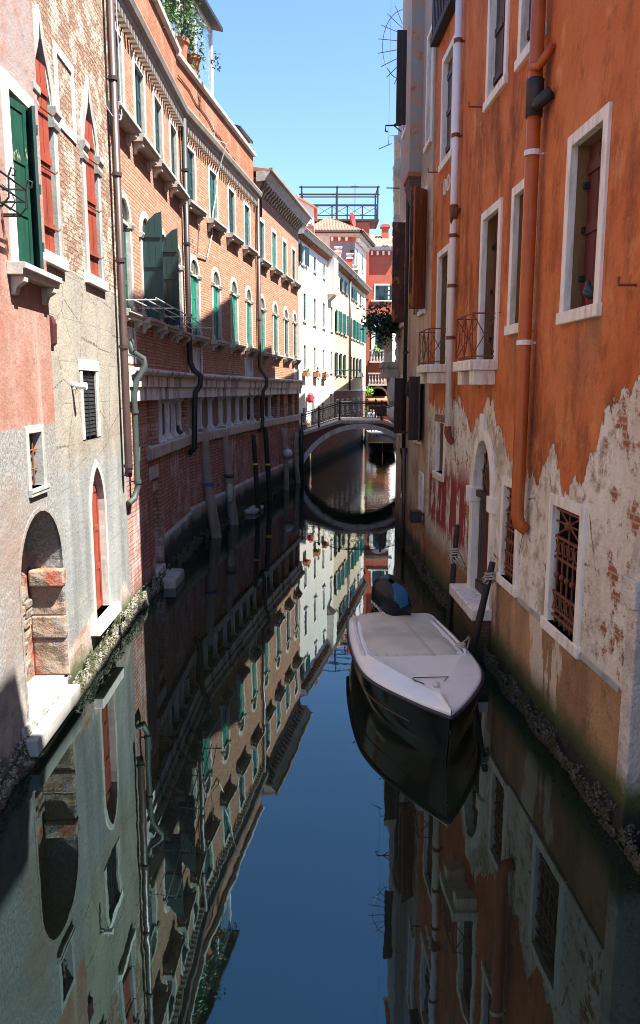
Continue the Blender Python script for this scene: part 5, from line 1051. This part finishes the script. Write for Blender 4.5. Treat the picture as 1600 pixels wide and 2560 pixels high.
# covered boat beyond the bridge
cbM = Matrix.Translation((4.05, 49.5, 0)) @ Matrix.Rotation(R(176), 4, 'Z')
cbo = thing('covered_boat', 'black covered boat with yellow edged bow seen under the footbridge arch', 'boat', cbM)
cs = []; tps = []
for i in range(21):
    t = i / 20; b = max(.01, .9 * (1 - max(0, (t - .45) / .55) ** 2) ** .8); s = .55 + .25 * t ** 2; y = -3 + 5.5 * t
    cs.append([(-b, y, s), (-b * .9, y, .1), (0, y, -.3), (b * .9, y, .1), (b, y, s)]); tps.append([(-b * .98, y, s), (-b * .6, y, s + .22 * (1 - t)), (0, y, s + .32 * (1 - t) + .02), (b * .6, y, s + .22 * (1 - t)), (b * .98, y, s)])
MB().sheet(cs).build('hull', M['hull'], cbo, cbM, smooth=True); MB().sheet(tps).build('cover', M['black_wood'], cbo, cbM, smooth=True)
MB().tube([(c[0][0], -c[0][1], c[0][2] + .01) for c in cs[8:]] + [(c[4][0], -c[4][1], c[4][2] + .01) for c in cs[:7:-1]], .025, 6).build('gunwale_strip', M['yellow'], cbo, cbM)

# ------------------------------------------------------------------ mooring poles
def pole(base, top, r, mat, label, refl=None, band=None, wob=.03):
    b, t = Vector(base), Vector(top); pm = Matrix.Translation((b.x, b.y, 0)); po = thing('mooring_pole', label, 'mooring pole', pm, 'mooring poles in the water'); v = t - b; n = 9
    pts = []
    for i in range(n):
        k = i / (n - 1); p = b + v * k - Vector((b.x, b.y, 0)); pts.append((p.x + wob * math.sin(k * 5 + b.y), -(p.y + wob * math.cos(k * 4 + b.x)), p.z))
    q = Vector(pts[0]) - (Vector(pts[1]) - Vector(pts[0])) * (1.2 / max(.2, (Vector(pts[1]) - Vector(pts[0])).length)); MB().tube([tuple(q)] + pts, [r * 1.05] + [r * (1.03 - .18 * i / n + .04 * math.sin(i * 2.1)) for i in range(n)], 10).build('shaft', M[mat], po, pm, smooth=True)
    if refl:
        p = pts[refl]; MB().lathe([(r * 1.03, -.03), (r * 1.05, .03)], p[0], p[1], p[2], 10).build('reflector_band', M['yellow'], po, pm)
    if band:
        k, mt = band; p = pts[k]; m = MB()
        for h in (-.04, 0, .04): m.tube([(p[0] + (r + .01) * math.cos(a * .7), p[1] + (r + .01) * math.sin(a * .7), p[2] + h + .01 * math.sin(a)) for a in range(10)], .014, 5)
        m.build('tied_rope', M[mt], po, pm)
    return po
pole((-2.93, 20.9, 0), (-3.18, 20.6, 3.02), .15, 'wood', 'thick grey weathered pole leaning by the brick palace, nearest of the left row', band=(4, 'blue_rope'))
pole((-2.62, 23.0, 0), (-2.95, 22.75, 2.98), .15, 'wood', 'thick grey leaning pole with a pale fender hung on it', band=(4, 'black_wood'))
pole((-2.08, 25.3, 0), (-2.2, 25.2, 2.6), .085, 'black_wood', 'thin black pole with a yellow mark, under the second drainpipe', refl=5, wob=0)
pole((-1.86, 28.0, 0), (-2.0, 27.9, 2.7), .1, 'black_wood', 'black pole with a yellow mark, taller neighbour near the bridge side', refl=4, wob=0)
pole((-1.38, 31.0, 0), (-1.48, 30.9, 2.52), .11, 'wood', 'grey pole with a white buoy tied to it near the footbridge', band=(5, 'rope'))
pole((-1.0, 33.3, 0), (-1.08, 33.2, 2.25), .11, 'wood', 'grey green pole last before the bridge abutment', band=(5, 'rope'))
pole((2.24, 12.75, 0), (2.33, 12.7, 1.82), .052, 'black_wood', 'slim black pole with rope knot standing behind the boat cover', wob=.0, band=(6, 'rope'))
pole((2.21, 10.8, 0), (2.5, 10.75, 1.62), .055, 'black_wood', 'dark pole leaning to the barred window sill beside the boat', wob=.0, band=(7, 'rope'))
gp = Matrix.Translation((-.84, 34.5, 0)); tag(MB().lathe([(.1, -1), (.1, 2.2), (.07, 2.3)], 0, 0, 0, 10).build('green_post', M['green_dark'], None, gp, smooth=True), 'dark green round post at the left end of the footbridge', 'post')
fM = Matrix.Translation((-2.72, 22.72, 1.0)); fe = MB().lathe([(.03, -.3), (.09, -.24), (.1, 0), (.09, .2), (.03, .27)], 0, 0, 0, 10); tag(fe.build('fender', M['stone'], None, fM, smooth=True), 'pale boat fender hanging on the leaning grey pole', 'fender')
bM_ = Matrix.Translation((-1.3, 30.8, 1.5)); tag(MB().lathe([(.02, -.2), (.16, -.12), (.2, 0), (.16, .12), (.02, .2)], 0, 0, 0, 12).build('buoy', M['zinc'], None, bM_, smooth=True), 'round white buoy tied to the grey pole', 'buoy')
rM = Matrix.Translation((1.92, 9.95, .62)); ro = MB(); ro.tube([(0, 0, 0), (.1, -.3, -.03), (.2, -.6, -.1), (.27, -.8, -.12)], .014, 6); ro.tube([(0, 0, 0), (.1, -.3, -.16), (.22, -.65, -.26), (.29, -.82, -.14)], .014, 6); ro.tube([(.06 * math.cos(a * .8), .06 * math.sin(a * .8), .01 + .004 * a) for a in range(12)], .014, 6)
tag(ro.build('mooring_rope', M['rope'], None, rM, smooth=True), 'pale mooring rope from the boat rail to the leaning pole', 'rope')
for nm, loc, lab in (('rope_knot', (2.32, 12.7, 1.2), 'tangled pale rope knotted on the slim black pole'), ('rope_knot', (2.46, 10.76, 1.38), 'tangled pale rope knotted on the pole by the barred window')):
    k = MB(); rd = random.Random(loc[1])
    for j in range(6): k.tube([(.11 * rd.uniform(-1, 1), .1 * rd.uniform(-1, 1), .1 * rd.uniform(-1, 1)) for _ in range(5)], .013, 5)
    tag(k.build(nm, M['rope'], None, Matrix.Translation(loc), smooth=True), lab, 'rope')
# ------------------------------------------------------------------ pigeons
def pigeon(Mp, label):
    p = thing('pigeon', label, 'pigeon', Mp, 'pigeons on ledges'); b = MB()
    spine = [(-.17, 0, .085, .012), (-.1, 0, .10, .035), (-.04, 0, .12, .058), (.03, 0, .145, .065), (.08, 0, .175, .05), (.105, 0, .215, .03), (.115, 0, .245, .03), (.135, 0, .255, .024), (.155, 0, .25, .006)]
    b.tube([(x, d, z) for x, d, z, r in spine], [r for *_, r in spine], 12); b.build('body', M['pigeon'], p, Mp, smooth=True)
    for sg in (-1, 1): MB().tube([(.05, sg * .055, .15), (-.05, sg * .06, .125), (-.18, sg * .03, .09)], [.02, .03, .006], 8).build('wing', M['pigeon'], p, Mp, smooth=True)
    l = MB()
    for sg in (-1, 1): l.tube([(.02, sg * .025, .09), (.025, sg * .025, .012), (.06, sg * .03, .006)], .007, 5)
    l.build('legs', M['pink_red'], p, Mp); MB().tube([(.152, 0, .25), (.178, 0, .24)], [.008, .002], 6).build('beak', M['iron'], p, Mp)
M['pigeon'] = plain('pigeon_feathers', (.028, .03, .034), .5, .5, 18, 0, c2=(.01, .025, .022))
pigeon(R1.at(8.42, -.02, 4.93) @ Matrix.Rotation(R(170), 4, 'Z'), 'dark pigeon standing on the white sill of the orange house window')
pigeon(A.at(4.95, -.0, 2.955) @ Matrix.Rotation(R(20), 4, 'Z'), 'dark pigeon between the stone posts of the brick palace loggia')
# ------------------------------------------------------------------ plants, pots
def plant(nm, label, Mp, center, rad, n, size, mat, droop=0, stem=None, grp=None):
    t = thing(nm, label, 'plant', Mp, grp); foliage(center, rad, n, size, droop=droop).build('foliage', M[mat], t, Mp, recalc=False)
    if stem: MB().tube(stem, .02, 6).build('stem', M['wood'], t, Mp)
    return t
vm = B.M @ T(0, -.12, 0)
for x, r_, n, lab in ((1.0, 1.0, 1500, 'loose feathery shrub growing over the veranda edge beside the sky'), (-.3, .8, 1100, 'dark green bushy shrub behind the veranda posts'), (-1.3, .7, 700, 'green climber on the veranda at the top of the picture')):
    plant('veranda_shrub', lab, vm @ T(x, -.1, 11.95), (0, -.12, .95), (r_ * .75, .5, .95), n, .06, 'leaf', .25, [(0, 0, .3), (.05, 0, .9), (0, .05, 1.7)], 'shrubs on the veranda')
for x, lab in ((.55, 'terracotta pot under the feathery veranda shrub'), (1.5, 'terracotta pot at the far end of the veranda edge beside the glazing')):
    tag(MB().lathe([(.13, 0), (.19, .38), (.22, .38), (.22, .46), (.18, .46)], 0, 0, 0, 14).build('flower_pot', M['terracotta'], None, vm @ T(x, .02, 12.0), smooth=False), lab, 'pot', 'pots on the veranda')
pm_ = Matrix.Translation((1.95, 21.3, 5.92)); plant('trailing_plant', 'dark green plant trailing over the stone balcony', pm_, (-.2, 0, .05), (.6, .35, .38), 1300, .06, 'leaf_dark', .45, [(0, 0, 0), (-.1, 0, .2)])
for loc, rad, n, lab, mt in (((3.0, 59.5, 5.6), (.28, .3, 1.3), 420, 'bright yellow green vine climbing beside the red palace', 'leaf_bright'), ((3.75, 61.5, 3.95), (.75, .5, .4), 480, 'bright green bush on the red palace awning', 'leaf_bright'), ((3.4, 61.5, 2.5), (.5, .4, .45), 300, 'small green bush low beside the red palace door', 'leaf'), ((4.6, 62.0, 7.2), (.45, .3, .35), 260, 'pale green potted plant on the arched window balcony', 'leaf_bright')):
    plant('bush', lab, Matrix.Translation(loc), (0, 0, 0), rad, n, .09, mt, .1)
for s, lab in ((1.1, 'flower box under the first window of the white house'), (3.5, 'flower box with hanging greenery, second along the white house'), (5.6, 'flower box third along the white house')):
    fm = L4.at(s, .15, 4.72); t = thing('flower_box', lab, 'flower box', fm, 'flower boxes on the white house'); MB().box(-.35, .35, -.12, .12, 0, .2).build('box', M['terracotta'], t, fm); foliage((0, 0, .28), (.35, .15, .18), 160, .06, droop=.3).build('foliage', M['leaf_dark' if s > 3 else 'leaf'], t, fm, recalc=False)
gm = R1.at(8.3, -.18, 1.42); t = thing('window_plant', 'small green potted plant behind the rusty window grille', 'plant', gm); MB().lathe([(.07, 0), (.1, .16), (.1, .18)], 0, 0, 0, 10).build('pot', M['terracotta'], t, gm); foliage((0, 0, .27), (.2, .08, .12), 90, .045).build('foliage', M['leaf'], t, gm, recalc=False)
# ------------------------------------------------------------------ far lamp, red box, people
lm_ = L5.at(.3, 0, 4.85); t = thing('street_lamp', 'teal bracket lamp with white shade on the corner of the yellow house', 'lamp', lm_); MB().tube([(0, 0, .35), (0, 1.6, .35)], .035, 6).tube([(0, 0, -.2), (0, .3, .05), (0, .5, .3)], .025, 6).build('bracket', M['green'], t, lm_); MB().lathe([(.12, 0), (.2, -.22), (.22, -.25), (.02, -.05)], 0, 1.55, .2, 10).build('shade', M['zinc'], t, lm_)
tag(MB().lathe([(.12, -.2), (.16, -.1), (.16, .2), (.05, .3)], 0, 0, 0, 10).build('red_bag', M['pink_red'], None, L4.at(1.7, .2, 3.6)), 'small red bag hanging on the white house wall', 'bag')
def person(loc, rz, shirt, label, lean=0.):
    Mp = Matrix.Translation(loc) @ Matrix.Rotation(rz, 4, 'Z'); p = thing('person', label, 'person', Mp)
    V = [(0, 0, .95), (0, 0, 1.15), (0, .01, 1.38), (0, .02, 1.5), (0, .02, 1.56), (0, .03, 1.64), (0, .02, 1.74),
         (.19, .01, 1.41), (.25, 0, 1.14), (.24, .12, .93), (-.19, .01, 1.41), (-.26, 0, 1.14), (-.2, .14, .95), (.1, 0, .88), (.11, .03, .48), (.12, 0, .06), (.12, .13, .03), (-.1, 0, .88), (-.11, -.02, .48), (-.12, -.06, .06), (-.12, .07, .03)]
    E_ = [(0, 1), (1, 2), (2, 3), (3, 4), (4, 5), (5, 6), (2, 7), (7, 8), (8, 9), (2, 10), (10, 11), (11, 12), (0, 13), (13, 14), (14, 15), (15, 16), (0, 17), (17, 18), (18, 19), (19, 20)]
    rr = [.15, .14, .16, .07, .06, .095, .085, .075, .05, .035, .075, .05, .035, .1, .065, .045, .04, .1, .065, .045, .04]
    me = bpy.data.meshes.new('body'); me.from_pydata(V, E_, []); o = bpy.data.objects.new('body', me); COL.objects.link(o); o.parent = p
    g = G('clothes_' + shirt[0]); c = g.mix(g.step(g.z, .94, .96), (.03, .035, .06), shirt[1]); c = g.mix(g.step(g.z, 1.47, 1.49), c, (.45, .25, .18)); c = g.mix(g.step(g.z, 1.69, 1.7), c, (.03, .02, .015)); me.materials.append(g.end(c, .8))
    sk_ = o.modifiers.new('skin', 'SKIN'); o.modifiers.new('sub', 'SUBSURF').levels = 1; o.modifiers['sub'].render_levels = 1
    for i, v in enumerate(me.skin_vertices[0].data): v.radius = (rr[i], rr[i] * (.7 if i < 3 else 1)); v.use_root = i == 0
person((4.15, 59.6, .78), R(160), ('white', (.6, .62, .68)), 'person in a pale shirt on the far quay beyond the footbridge'); person((3.95, 60.1, .78), R(200), ('blue', (.25, .32, .5)), 'person in a bluish top on the far quay beside the red palace')
# ------------------------------------------------------------------ shells along the waterline
barnacles('barnacles', [((-3.17, 3.5), (-3.27, 9.5)), ((-3.27, 9.5), (-3.38, 13.4)), ((-3.38, 13.4), (-3.34, 15.2))], 'pale crust of shells and barnacles along the left waterline', (-.06, .27), 30000, .10, (.006, .026))
barnacles('barnacles', [((2.24, 22), (2.26, 16.4)), ((2.26, 16.4), (2.56, 10)), ((2.56, 10), (2.83, 4.6))], 'dark crust of shells along the right waterline', (-.06, .22), 22000, .08, (.005, .02), .4)
barnacles('barnacles', [((-3.3, 15.2), (-3.27, 19.5)), ((-3.27, 19.5), (-2.08, 27.7)), ((-2.08, 27.7), (-.9, 34.9))], 'dark weedy crust along the foot of the brick palace', (-.06, .25), 12000, .09, (.008, .03), .35)
import OpenImageIO as o, numpy as np, sys
def load(p='/workdir/render_main.png'):
    b=o.ImageBuf(p); return b.get_pixels(o.UINT8)
if __name__=='__main__':
    a=load(); 
    for n,x,y in [('sky top',290,20),('sky mid',320,100),('sky low',380,170),('wat1',330,700),('wat2',300,850),('wat3',300,1000),('R1',590,100),('R1b',470,350),('plaster',600,480),('brick sun',190,290),('band',180,395),('low brick',190,470),('deck',430,690),('tarp',410,640),('L1',25,360),('L2',90,400),('L1 top',20,40),('frame',583,310),('refl R',560,900),('refl brick',270,680),('white',315,300)]:
        print(n,(x*2.5,y*2.5),a[y-2:y+3,x-2:x+3,:3].reshape(-1,3).mean(0).astype(int))
